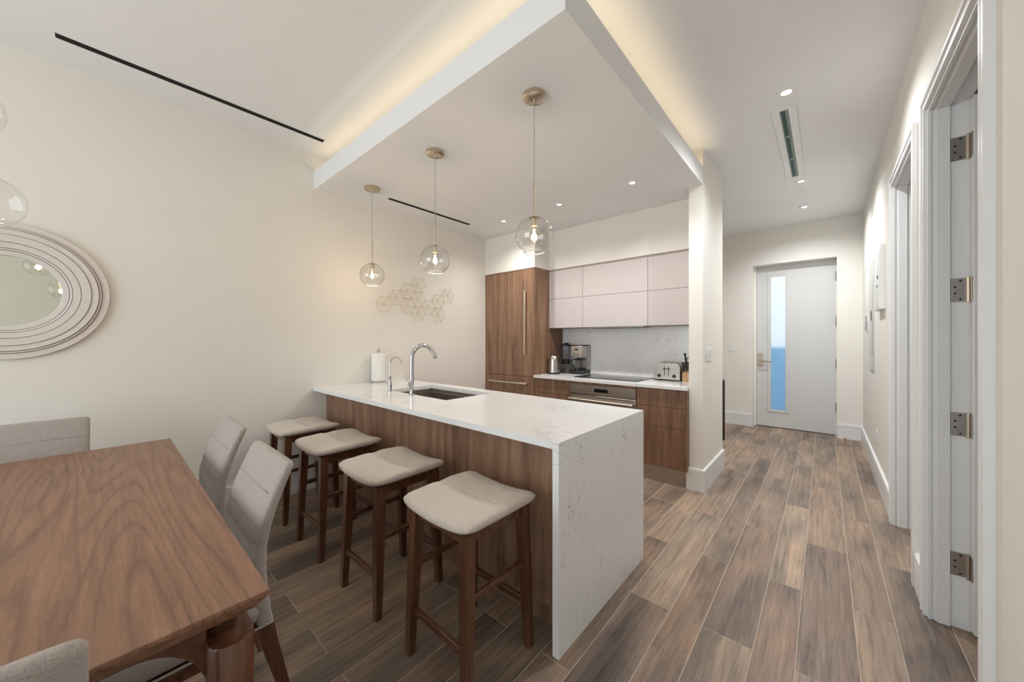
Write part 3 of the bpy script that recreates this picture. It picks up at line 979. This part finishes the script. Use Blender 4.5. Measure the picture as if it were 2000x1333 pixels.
# food processor
fp = thing('food_processor', 'grey food processor with smoked bowl behind the kettle', 'food processor', (-2.535, 3.965, KZ))
M().box(-0.088, -0.075, 0.0, 0.088, 0.08, 0.012, 0.004).make('foot', BLACK, fp)
M().loft([[(sx * a, sy * b, z) for sx, sy in ((-1, -1), (1, -1), (1, 1), (-1, 1))] for a, b, z in ((0.085, 0.072, 0.012), (0.083, 0.07, 0.05), (0.062, 0.058, 0.10), (0.056, 0.054, 0.115))]).make('motor_base', STEEL, fp)
M().lathe([(0.011, 0), (0.011, -0.006)], (0, -0.0745, 0.045), 14, 'Y').make('dial', BLACK, fp)
M().lathe([(0.0, 0.1155), (0.048, 0.1155), (0.052, 0.13), (0.053, 0.175), (0.0, 0.175)], n=24, cap=False).make('collar', BLACK, fp)
M().lathe([(0.05, 0.176), (0.066, 0.215), (0.07, 0.345)], n=28, cap=False).make('bowl', SMOKE, fp)
M().lathe([(0.0, 0.346), (0.071, 0.346), (0.071, 0.362), (0.045, 0.372), (0.03, 0.372), (0.03, 0.39), (0, 0.39)], n=24, cap=False).make('lid', BLACK, fp)
M().tube([(0.068, 0, 0.33), (0.095, 0, 0.32), (0.097, 0, 0.24), (0.066, 0, 0.215)], 0.008, 8).make('handle', BLACK, fp)

# coffee maker
cm = thing('coffee_maker', 'steel drip coffee maker with black glass carafe', 'coffee maker', (-2.325, 3.965, KZ))
M().box(-0.085, -0.10, 0.0, 0.085, 0.10, 0.05, 0.004).make('base', BLACK, cm)
M().box(-0.085, 0.03, 0.0505, 0.085, 0.10, 0.355, 0.006).make('tower', STEEL, cm)
hd_ = M().box(-0.085, -0.095, 0.215, 0.085, 0.029, 0.355, 0.006).make('brew_head', STEEL, cm)
M().box(-0.086, -0.098, 0.3555, 0.086, 0.10, 0.363, 0.003).make('lid', BLACK, cm)
M().box(-0.022, -0.0975, 0.298, 0.022, -0.0952, 0.316).make('display', DISPLAY, hd_)
for x in (-0.028, 0.024):
    M().lathe([(0.008, 0), (0.008, -0.006), (0.0, -0.007)], (x, -0.0952, 0.243), 12, 'Y').make('button', BLACK, hd_)
M().lathe([(0.0, 0.0505), (0.055, 0.0505), (0.062, 0.075), (0.06, 0.12), (0.048, 0.165), (0.046, 0.172)], (0, -0.035, 0), 28, cap=False).make('carafe', SMOKE, cm)
M().lathe([(0.0, 0.173), (0.048, 0.173), (0.05, 0.185), (0.03, 0.195), (0.0, 0.197)], (0, -0.035, 0), 24, cap=False).make('carafe_lid', BLACK, cm)
M().tube([(-0.045, -0.05, 0.18), (-0.075, -0.075, 0.175), (-0.08, -0.08, 0.12), (-0.062, -0.062, 0.08)], 0.007, 8).make('carafe_handle', BLACK, cm)
M().lathe([(0.0, 0.052), (0.053, 0.052), (0.058, 0.075), (0.0, 0.076)], (0, -0.035, 0), 24, cap=False).make('coffee', BLACK, cm)

# toaster
tz = thing('toaster', 'four-slice brushed steel toaster with two dials', 'toaster', (-1.245, 3.965, KZ))
prof = []
hw, hh, rr = 0.132, 0.186, 0.055
prof = [(-hw, 0.014), (hw, 0.014), (hw, hh - rr)]
for i in range(1, 9):
    a_ = pi / 2 * i / 8
    prof.append((hw - rr + rr * cos(a_), hh - rr + rr * sin(a_)))
for i in range(0, 8):
    a_ = pi / 2 + pi / 2 * i / 8
    prof.append((-hw + rr + rr * cos(a_), hh - rr + rr * sin(a_)))
prof.append((-hw, hh - rr))
bd = M().prism(prof, 'Y', -0.085, 0.085).make('body', TOASTS, tz)
inn = [(x * 0.93, 0.014 + (z - 0.014) * 0.93) for x, z in prof]
fp_ = M().prism(inn, 'Y', -0.0885, -0.0852).make('face_plate', TOASTS, tz)
for s in (-1, 1):
    M().box(s * hw * 0.8 - 0.02, -0.08, 0.0, s * hw * 0.8 + 0.02, 0.08, 0.0135).make('foot', BLACK, tz)
    dl = M().lathe([(0.019, 0), (0.019, -0.004), (0.015, -0.016), (0.0, -0.017)], (s * 0.075, -0.0887, 0.05), 18, 'Y').make('dial', BLACK, fp_)
    M().box(s * 0.075 - 0.002, -0.107, 0.038, s * 0.075 + 0.002, -0.1058, 0.062).make('pointer', CHROME, dl)
    box('lever_slot_shade', SLOT, (s * 0.02 - 0.0025, -0.0895, 0.045), (s * 0.02 + 0.0025, -0.0886, 0.15), fp_)  # flat black strip, recess shade of the lever slot put into colour
    M().box(s * 0.02 - 0.014, -0.102, 0.118, s * 0.02 + 0.014, -0.0897, 0.13, 0.003).make('lever', BLACK, fp_)
    for k in range(4):
        box('button', GREYP, (s * 0.08 - 0.011, -0.0905, 0.095 + 0.013 * k), (s * 0.08 + 0.011, -0.0887, 0.101 + 0.013 * k), fp_)
    box('toast_slot_shade', SLOT, (s * 0.035 - 0.012, -0.07, hh - 0.0002), (s * 0.035 + 0.012, 0.07, hh + 0.001), bd)  # black sheet laid on top, painting the shade inside the bread opening
M().box(-0.09, -0.05, hh + 0.0002, -0.055, 0.06, hh + 0.004, 0.001).box(0.055, -0.05, hh + 0.0002, 0.075, 0.06, hh + 0.004, 0.001).make('top_guard', CHROME, bd)
M().tube([(-0.12, 0.08, 0.006), (-0.15, 0.06, 0.004), (-0.165, 0.0, 0.004), (-0.155, -0.06, 0.004), (-0.14, -0.07, 0.004)], 0.003, 6).make('power_cord', BLACK, tz)

# knife block and knives
kb = thing('knife_block', 'pale wood knife block beside the toaster', 'knife block', (-1.045, 3.955, KZ))
M().prism([(-0.055, 0.0), (0.055, 0.0), (0.055, 0.135), (-0.055, 0.085)], 'X', -0.052, 0.05).make('block', BLOCK, kb)
kn = [(-0.036, -0.03, 0.10), (-0.014, -0.03, 0.10), (0.010, -0.03, 0.10), (0.032, -0.03, 0.10), (-0.03, 0.028, 0.165), (0.012, 0.03, 0.14)]
for i, (x, y, ln) in enumerate(kn):
    zt_ = 0.085 + (y + 0.055) * 0.4545 + 0.001
    big = ln > 0.15
    lb = 'large black-handled knife with ringed grip in the knife block' if big else ('black handle with curved bow at the back of the knife block' if i == 5 else ('first', 'second', 'third', 'fourth')[i] + ' small black-handled knife in the front row, counted from the toaster')
    k = thing('kitchen_knife', lb, 'knife', (-1.045 + x, 3.955 + y, KZ + zt_), group='knives in the wooden block')
    dx = -0.018 if x < 0 else -0.012
    if i == 5:
        M().tube([(0, 0, 0), (dx, -0.01, 0.05), (dx * 2, -0.014, 0.075)], 0.006, 8).make('handle', BLACK, k)
        M().tube([(dx * 2 + 0.018 * cos(2 * pi * q / 16), -0.016, 0.095 + 0.022 * sin(2 * pi * q / 16)) for q in range(16)], 0.005, 6, closed=True).make('finger_loop', BLACK, k)
    else:
        M().tube([(0, 0, 0), (0, 0, 0.008)], 0.0075, 8).make('bolster', CHROME, k)
        M().tube([(0, 0, 0.008), (dx * 0.4, -0.003, ln * 0.4), (dx * 0.8, -0.006, ln * 0.8), (dx, -0.008, ln)], [0.007, 0.0085, 0.0085, 0.010 if not big else 0.013], 8).make('handle', BLACK, k)

# ================================================================== BAR STOOLS
st = thing('bar_stool', '', 'bar stool', (0, 0, 0), group='bar stools along the peninsula')
ZSEAT = 0.655
M().pillow(0, 0, 0.219, 0.212, lambda a, b: ZSEAT - 0.008 + 0.020 * a * a, lambda a, b: 0.024 + 0.010 * (1 - b * b) - 0.007 * math.exp(-(b / 0.12) ** 2) + 0.0022 * sin(9 * a + 4 * b) * sin(7 * b - 2 * a), lambda a, b: 0.024, 30, 7, 0.06, 0.36).make('seat_cushion', SEAT, st)
sm_ = []
seamp = []
for i in range(13):
    a = -0.72 + 1.44 * i / 12
    kk = (1 - abs(a) ** 7) ** 0.36
    seamp.append((0.214 * a, 0.0, ZSEAT - 0.006 + 0.02 * a * a + (0.0262 + 0.0022 * sin(9 * a) * sin(-2 * a)) * kk))
seat_o = [o for o in bpy.data.objects if o.parent == st][0]
M().tube(seamp, 0.0012, 5).make('seam', SEAT, seat_o)
SL = 0.182
for sx in (-1, 1):
    for sy in (-1, 1):
        tx, ty, bx_, by_ = sx * 0.160, sy * 0.158, sx * SL, sy * SL

        def sq(cx, cy, z, h, ch=0.0035):
            q = []
            for ux, uy in ((-1, -1), (1, -1), (1, 1), (-1, 1)):
                if ux * uy > 0:
                    q += [(cx + ux * h, cy + uy * (h - ch), z), (cx + ux * (h - ch), cy + uy * h, z)] if False else [(cx + ux * h, cy + uy * h, z)]
                else:
                    q += [(cx + ux * h, cy + uy * h, z)]
            return q
        m = M().loft([sq(bx_, by_, 0.0, 0.0135), sq(bx_, by_, 0.004, 0.0155), sq(bx_ + (tx - bx_) * 0.62, by_ + (ty - by_) * 0.62, 0.40, 0.0215), sq(tx, ty, 0.632, 0.0225)])
        m.make('leg', WALNUT, st)
zz = 0.585
for s in (-1, 1):
    M().prism([(-0.138, 0.588), (-0.06, 0.592), (0.06, 0.592), (0.138, 0.588), (0.138, 0.640), (0.07, 0.628), (-0.07, 0.628), (-0.138, 0.640)], 'Y', s * 0.158 - 0.011, s * 0.158 + 0.011).make('apron', WALNUTX, st)
    box('side_apron', WALNUTX, (s * 0.160 - 0.011, -0.136, 0.588), (s * 0.160 + 0.011, 0.136, 0.640), st, 0.002)
    # low rails front / back, higher rails at the sides
    M().box(-0.160, s * 0.176 - 0.010, 0.185, 0.160, s * 0.176 + 0.010, 0.213, 0.003).make('stretcher', WALNUTX, st)
    M().box(s * 0.170 - 0.010, -0.150, 0.368, s * 0.170 + 0.010, 0.150, 0.394, 0.003).make('side_stretcher', WALNUTX, st)
index_kids()
labs = ['linen bar stool with walnut legs nearest the quartz waterfall end', 'linen bar stool second from the quartz waterfall end', 'linen bar stool second from the cream wall', 'linen bar stool in the corner against the cream wall']
stools = [st] + [copy_tree(st) for _ in range(3)]
for s_, x, lb in zip(stools, (-1.160, -1.802, -2.484, -3.138), labs):
    s_.location = (x, 1.047, 0)
    s_['label'] = lb

# ================================================================== DINING TABLE
TX0, TX1, TY0, TY1, TZ = -2.95, -0.988, -0.78, 0.258, 0.76
tcx, tcy = (TX0 + TX1) / 2, (TY0 + TY1) / 2
tb = thing('dining_table', 'rectangular brown oak dining table with arched end rails', 'table', (tcx, tcy, 0))
ha, hb = (TX1 - TX0) / 2, (TY1 - TY0) / 2


def rect(a, b, z): return [(-a, -b, z), (a, -b, z), (a, b, z), (-a, b, z)]


M().loft([rect(ha - 0.030, hb - 0.028, TZ - 0.046), rect(ha - 0.001, hb - 0.001, TZ - 0.012), rect(ha, hb, TZ - 0.009), rect(ha, hb, TZ - 0.0015), rect(ha - 0.0015, hb - 0.0015, TZ)]).make('table_top', TABLE, tb, smooth=25)


def rrect(cx, cy, hx, hy, r, z, n=5):
    q = []
    for k, (sx, sy) in enumerate(((1, 1), (-1, 1), (-1, -1), (1, -1))):
        for i in range(n + 1):
            a = pi / 2 * k + pi / 2 * i / n
            q.append((cx + sx * (hx - r) + r * cos(a), cy + sy * (hy - r) + r * sin(a), z))
    return q


for sx in (-1, 1):
    for sy in (-1, 1):
        cx, cy = sx * (ha - 0.068), sy * (hb - 0.066)
        rings = []
        for z, hx_, hy_, dx in ((0.0, 0.036, 0.028, 0.022), (0.25, 0.048, 0.034, 0.014), (0.50, 0.062, 0.040, 0.004), (0.668, 0.069, 0.043, 0.0), (0.671, 0.0675, 0.0415, 0.0)):
            rings.append(rrect(cx + sx * dx, cy + sy * dx * 0.6, hx_, hy_, min(hy_ - 0.001, 0.040), z))
        M().loft(rings).make('leg', WALNUT, tb)
        M().loft([rrect(cx - sx * 0.03, cy - sy * 0.004, 0.03, 0.03, 0.02, 0.6715), rrect(cx - sx * 0.03, cy - sy * 0.004, 0.03, 0.03, 0.02, TZ - 0.0465)]).make('spacer', WALNUT, tb)
    # bracketed rail between the two legs of each end
    y1 = hb - 0.066 - 0.040
    pts = [(-y1, 0.713), (y1, 0.713)]
    for i in range(0, 41):
        y = y1 - 2 * y1 * i / 40
        u = min(1.0, max(0.0, (abs(y) - (y1 - 0.125)) / 0.13))
        pts.append((y, 0.688 - 0.15 * (1 - (1 - u * u) ** 0.5)))
    x = sx * (ha - 0.085)
    M().prism(pts, 'X', x - 0.016, x + 0.016).make('end_rail', WALNUTX, tb)
for s in (-1, 1):
    box('side_rail', WALNUTX, (-ha + 0.14, s * (hb - 0.10) - 0.012, 0.65), (ha - 0.14, s * (hb - 0.10) + 0.012, 0.713), tb)

# ================================================================== DINING CHAIRS (local: facing -y, floor at z 0)
ch = thing('dining_chair', '', 'chair', (0, 0, 0), group='upholstered chairs around the dining table')
M().pillow(0, -0.005, 0.222, 0.235, lambda a, b: 0.425 + 0.004 * b, lambda a, b: 0.05, lambda a, b: 0.055, 18, 14, 0.03).make('seat', CHAIR, ch)
rear = [(0.372, 0.272), (0.40, 0.266), (0.48, 0.257), (0.568, 0.250), (0.64, 0.252), (0.70, 0.263), (0.76, 0.279), (0.82, 0.300), (0.87, 0.320), (0.895, 0.331)]
rings = []
NB = 28


def sup(hx, hy, cy, z, e=4.5):
    q = []
    for j in range(NB):
        a = 2 * pi * (j + 0.5) / NB
        c, s = cos(a), sin(a)
        q.append((hx * math.copysign(abs(c) ** (2 / e), c), cy + hy * math.copysign(abs(s) ** (2 / e), s), z))
    return q


for i, (z, y) in enumerate(rear):
    th = 0.030 if z < 0.7 else 0.028 - 0.006 * (z - 0.7) / 0.2
    wd = 0.216 + 0.006 * min(1, (z - 0.37) / 0.4)
    rings.append(sup(wd, th, y - th, z))
rings.append(sup(0.216, 0.019, 0.312, 0.906))
rings.append(sup(0.205, 0.012, 0.314, 0.911))
bk = M().loft(rings).make('backrest', CHAIR, ch, smooth=55)


def ry(z):
    for (z0, y0), (z1, y1) in zip(rear[:-1], rear[1:]):
        if z0 <= z <= z1:
            return y0 + (y1 - y0) * (z - z0) / (z1 - z0)


for z in (0.815, 0.715, 0.615):
    th = 0.030 if z < 0.7 else 0.028 - 0.006 * (z - 0.7) / 0.2
    M().tube([(x, ry(z) - 2 * th - 0.0002, z) for x in (-0.19, -0.08, 0, 0.08, 0.19)], 0.0013, 5).make('seam', SEAM, bk)
M().tube([(-0.20, 0.318 - 0.012, 0.9075), (0, 0.318 - 0.010, 0.911), (0.20, 0.318 - 0.012, 0.9075)], 0.0012, 5).make('seam', SEAM, bk)
M().tube([(-0.214, 0.262, 0.374), (-0.214, -0.20, 0.374), (-0.20, -0.226, 0.374), (0.20, -0.226, 0.374), (0.214, -0.20, 0.374), (0.214, 0.262, 0.374)], 0.004, 6).make('piping', CHAIR, ch)
for s in (-1, 1):
    M().box(s * 0.195 - 0.011, -0.19, 0.325, s * 0.195 + 0.011, 0.20, 0.371).make('seat_rail', WALNUTX, ch)
    M().loft([rect2 for rect2 in ([(s * 0.198 - 0.013 + 0.026 * (i in (1, 2)), 0.325 - 0.013 + 0.026 * (i > 1), 0.0) for i in range(4)],
                                  [(s * 0.195 - 0.019 + 0.038 * (i in (1, 2)), 0.252 - 0.024 + 0.048 * (i > 1), 0.30) for i in range(4)],
                                  [(s * 0.193 - 0.019 + 0.038 * (i in (1, 2)), 0.236 - 0.028 + 0.056 * (i > 1), 0.373) for i in range(4)])]).make('leg', WALNUT, ch)
    M().loft([[(s * 0.195 - 0.013 + 0.026 * (i in (1, 2)), -0.205 - 0.013 + 0.026 * (i > 1), 0.0) for i in range(4)],
              [(s * 0.193 - 0.019 + 0.038 * (i in (1, 2)), -0.20 - 0.019 + 0.038 * (i > 1), 0.373) for i in range(4)]]).make('leg', WALNUT, ch)
box('front_rail', WALNUTX, (-0.172, -0.211, 0.325), (0.172, -0.189, 0.371), ch)
index_kids()
chairs = [ch] + [copy_tree(ch) for _ in range(3)]
for c_, loc, rz, lb in zip(chairs, ((-1.652, 0.124, 0), (-2.40, 0.146, 0), (-2.866, -0.277, pi / 2), (-1.135, -0.238, -pi / 2)),
                           (0, 0, 0, 0), ('grey linen dining chair on the bar stool side, second from the cream wall', 'grey linen dining chair on the bar stool side nearest the cream wall', 'grey linen dining chair at the table end below the round mirror wall', 'grey linen dining chair at the table end facing the round mirror wall')):
    c_.location = (loc[0], loc[1], 0)
    c_.rotation_euler = (0, 0, loc[2])
    c_['label'] = lb


# ================================================================== PENDANTS
def globe_profile(R, zc, cut_top, cut_bot, n=22):
    a0 = math.asin(-cut_bot / R)
    a1 = math.asin(cut_top / R)
    return [(R * cos(a0 + (a1 - a0) * i / n), zc + R * sin(a0 + (a1 - a0) * i / n)) for i in range(n + 1)]


def bulb_parts(t, x, y, z, power, lname='bulb_lamp'):
    """socket with its top at z, clear bulb hanging below"""
    M().lathe([(0.0, 0.0), (0.012, 0.0), (0.019, -0.006), (0.019, -0.02), (0.021, -0.022), (0.021, -0.03), (0.019, -0.032), (0.019, -0.048), (0.0, -0.048)], (x, y, z), 20, cap=False).make('socket', NICKEL, t)
    b = M().lathe([(0.011, -0.049), (0.013, -0.062), (0.022, -0.085), (0.025, -0.10), (0.021, -0.118), (0.010, -0.127), (0.0, -0.129)], (x, y, z), 18, cap=False).make('bulb', BULBG, t)
    M().tube([(x - 0.004, y, z - 0.06), (x - 0.007, y, z - 0.105), (x - 0.002, y, z - 0.112), (x + 0.003, y, z - 0.105), (x + 0.005, y, z - 0.065)], 0.0016, 6).make('filament', FILAMENT, b)
    return point_light(lname, (x, y, z - 0.09), power, (1.0, 0.78, 0.52), 0.018, t)


def pendant(label, x, y, power):
    t = thing('pendant_light', label, 'pendant light', (x, y, ZS), group='globe pendants over the peninsula')
    M().lathe([(0.0, 0.0), (0.065, 0.0), (0.065, -0.018), (0.060, -0.022), (0.0, -0.022)], n=36, cap=False).make('canopy', NICKEL, t)
    M().lathe([(0.006, -0.022), (0.006, -0.04), (0.003, -0.044)], n=12).make('cord_grip', NICKEL, t)
    M().cyl((0, 0, -0.043), (0, 0, -0.49), 0.0022, n=8).make('cord', GREYP, t)
    M().lathe([(0.002, -0.488), (0.0055, -0.49), (0.0055, -0.695), (0.010, -0.70), (0.010, -0.705)], n=12).make('rod', NICKEL, t)
    zc = -(ZS - 1.935)
    gl = M().lathe(globe_profile(0.107, zc, 0.102, 0.092) + list(reversed(globe_profile(0.1035, zc, 0.0985, 0.0885))), n=48, cap=False).make('glass_globe', GLASS, t)
    r_ = (0.107 ** 2 - 0.092 ** 2) ** 0.5
    M().tube([(r_ * cos(2 * pi * i / 40), r_ * sin(2 * pi * i / 40), zc - 0.092) for i in range(40)], 0.0036, 8, closed=True).make('glass_rim', RIMG, gl)
    M().lathe([(0.010, zc + 0.1035), (0.034, zc + 0.1035), (0.034, zc + 0.1005), (0.010, zc + 0.1005)], n=20, cap=True).make('globe_cap', NICKEL, t)
    bulb_parts(t, 0, 0, zc + 0.10, power)
    return t


pendant('glass globe pendant above the quartz waterfall end of the peninsula', -1.227, 1.59, 3.0)
pendant('middle of three glass globe pendants, above the kitchen faucet', -2.142, 1.592, 3.0)
pendant('glass globe pendant nearest the cream wall with gold wall art', -3.075, 1.592, 3.0)

# dining chandelier: cluster of glass globes on cords
cd = thing('cluster_chandelier', 'cluster of clear glass globes hanging above the dining table', 'chandelier', (-1.985, -0.245, ZC))
M().lathe([(0.0, 0.0), (0.15, 0.0), (0.15, -0.02), (0.145, -0.025), (0.0, -0.025)], n=40, cap=False).make('canopy', NICKEL, cd)
for dx, dy, z, R_ in ((-0.015, -0.003, 1.792, 0.080), (0.045, -0.036, 2.05, 0.078), (-0.16, -0.10, 2.03, 0.085), (0.16, -0.14, 2.0, 0.085), (-0.02, -0.21, 2.16, 0.080)):
    zc = z - ZC
    M().cyl((dx, dy, -0.02), (dx, dy, zc + R_ * 0.96 - 0.001), 0.0022, n=8).make('cord', GREYP, cd)
    M().lathe(globe_profile(R_, zc, R_ * 0.96, R_ * 0.88), (dx, dy, 0), 40, cap=False).make('glass_globe', GLASS, cd)
    bulb_parts(cd, dx, dy, zc + R_ * 0.93, 1.1, 'chandelier_bulb_offscreen')

# ================================================================== WALL DECOR
mr = thing('round_mirror', 'round mirror with wide stepped off-white frame on the cream wall', 'mirror', (XL, -0.371, 1.632))
rad = [0.200, 0.228, 0.240, 0.274, 0.316, 0.347, 0.359, 0.393]
dep = [0.018, 0.024, 0.030, 0.036, 0.034, 0.028, 0.022]
prof = [(0.198, 0.004)]
for i in range(7):
    r0, r1 = rad[i], rad[i + 1]
    prof += [(r0 + 0.0014, dep[i]), (r1 - 0.0014, dep[i] + 0.003), (r1 - 0.0012, dep[i] - 0.004 if i < 6 else 0.0)]
    if i < 6: prof += [(r1 + 0.0012, dep[i] - 0.004)]
M().lathe(prof, n=96, axis='X', cap=False).make('frame', FRAME, mr, smooth=20)
for i in range(1, 7):
    M().tube([(dep[i - 1] - 0.0035, rad[i] * cos(2 * pi * k / 90), rad[i] * sin(2 * pi * k / 90)) for k in range(90)], 0.0016, 5, closed=True).make('groove', GROOVE, mr)
M().lathe([(0.0, 0.001), (0.201, 0.001), (0.201, 0.006), (0.0, 0.006)], n=64, axis='X', cap=False).make('mirror_glass', MIRROR, mr)

art = thing('wire_wall_art', 'gold wire hexagon cluster wall art above the peninsula on cream wall', 'wall art', (XL, 2.36, 1.728))
HR, XO = 0.0935, 0.030
for cI, rI in ((0, 0), (1, 1), (2, 2), (2, 0), (3, 3), (3, 1), (3, -1), (4, 0), (5, 1), (5, -1), (6, 2)):
    y, z = 1.938 + 0.1405 * cI - 2.36, 0.0825 * rI
    m = M()
    ring = [(XO, y + HR * cos(pi / 3 * k), z + HR * sin(pi / 3 * k)) for k in range(6)]
    for k in range(6):
        m.tube([ring[k], ring[(k + 1) % 6]], 0.0017, 5)
        m.tube([ring[k], (XO - 0.016, y, z)], 0.0014, 5)
    m.tube([(XO - 0.016, y - 0.003, z), (XO - 0.016, y + 0.003, z)], 0.0035, 8)
    if (cI, rI) in ((0, 0), (3, 3), (6, 2), (3, -1), (5, -1)):
        m.tube([(XO - 0.016, y, z), (0, y, z)], 0.0014, 5)
    m.make('wire_hexagon', GOLD, art)


# ---- plates, panels
def plate(name, label, cat, x, y, z, axis, sgn, wd, ht, gangs):
    t = thing(name, label, cat, (x, y, z))
    if axis == 'X':   # plate on a wall facing +-x
        bx = lambda a, b, z0, z1, d0, d1: (sgn * d0, a, z0, sgn * d1, b, z1)
    else:
        bx = lambda a, b, z0, z1, d0, d1: (a, sgn * d0, z0, b, sgn * d1, z1)
    M().box(*bx(-wd / 2, wd / 2, -ht / 2, ht / 2, 0, 0.006), 0.0015).make('cover_plate', WHITEP, t)
    for i in range(gangs):
        c = -wd / 2 + wd * (i + 0.5) / gangs
        M().box(*bx(c - 0.0165, c + 0.0165, -0.033, 0.033, 0.0062, 0.0082), 0.0006).make('rocker', TRIM, t)
    return t


plate('light_switch', 'four-gang white switch plate on the pillar side', 'light switch', -0.81, 3.69, 1.215, 'X', 1, 0.185, 0.118, 4)
plate('light_switch', 'single white switch plate left of the entry door', 'light switch', -1.131, YF, 1.22, 'Y', -1, 0.075, 0.118, 1)
plate('wall_outlet', 'white outlet plate low on the right hallway wall', 'outlet', XR, 4.95, 0.415, 'X', -1, 0.075, 0.118, 1)
bp = thing('breaker_panel', 'tall flush grey electrical panel cover on the hallway wall', 'electrical panel', (XR, 5.40, 1.60))
M().box(-0.010, -0.20, -0.57, 0, 0.20, 0.57, 0.002).make('cover', PANELC, bp)
M().box(-0.016, -0.155, -0.40, -0.0102, 0.155, 0.42, 0.002).make('panel_door', PANELC, bp)
M().box(-0.022, -0.145, -0.05, -0.0162, -0.125, 0.05).make('latch', BLACK, bp)
for y in (-0.185, 0.185):
    for z in (-0.5, 0.0, 0.5):
        M().lathe([(0.006, 0), (0.006, -0.002)], (-0.0102, y, z), 8, 'X').make('screw', STEEL, bp)
ic = thing('wall_control_box', 'slim white wall-mounted control box tilting from the hallway wall', 'control box', (XR, 4.53, 1.88))
M().prism([(0.0, -0.265), (0.0, 0.285), (-0.022, 0.285), (-0.040, -0.24), (-0.034, -0.265)], 'Y', -0.20, 0.20).make('case', WHITEP, ic)
for z in (0.02, -0.06):
    M().lathe([(0.016 if z > 0 else 0.009, 0), (0.012, -0.004)], (-0.034 if z > 0 else -0.037, -0.06, z), 14, 'X').make('button', BLACK, ic)
th = thing('thermostat', 'small grey metal-edged thermostat on the hallway wall near entry door', 'thermostat', (XR, 5.93, 1.55))
M().box(-0.008, -0.06, -0.10, 0, 0.06, 0.10, 0.002).make('backplate', WHITEP, th)
M().box(-0.020, -0.05, -0.085, -0.0082, 0.05, 0.085, 0.003).make('body', GREYP, th)
dm = thing('door_stop', 'small dark metal floor door stop beside the entry door', 'door stop', (0.205, 6.50, 0.0))
M().lathe([(0.018, 0.0), (0.018, 0.004), (0.008, 0.008), (0.008, 0.03), (0.013, 0.032), (0.013, 0.04), (0.0, 0.042)], n=16, cap=True).make('post', STEEL, dm)
rl = thing('stair_rail', 'dark bronze low railing post behind the pillar', 'railing', (-1.024, 5.50, 0))
M().box(-0.0135, -0.02, 0.0, 0.0135, 0.02, 0.80).make('post', BRONZE, rl)
M().box(-0.90, -0.02, 0.8005, 0.0135, 0.02, 0.825).make('top_rail', STEEL, rl)
M().box(-0.90, -0.02, 0.0, -0.873, 0.02, 0.80).make('post', BRONZE, rl)
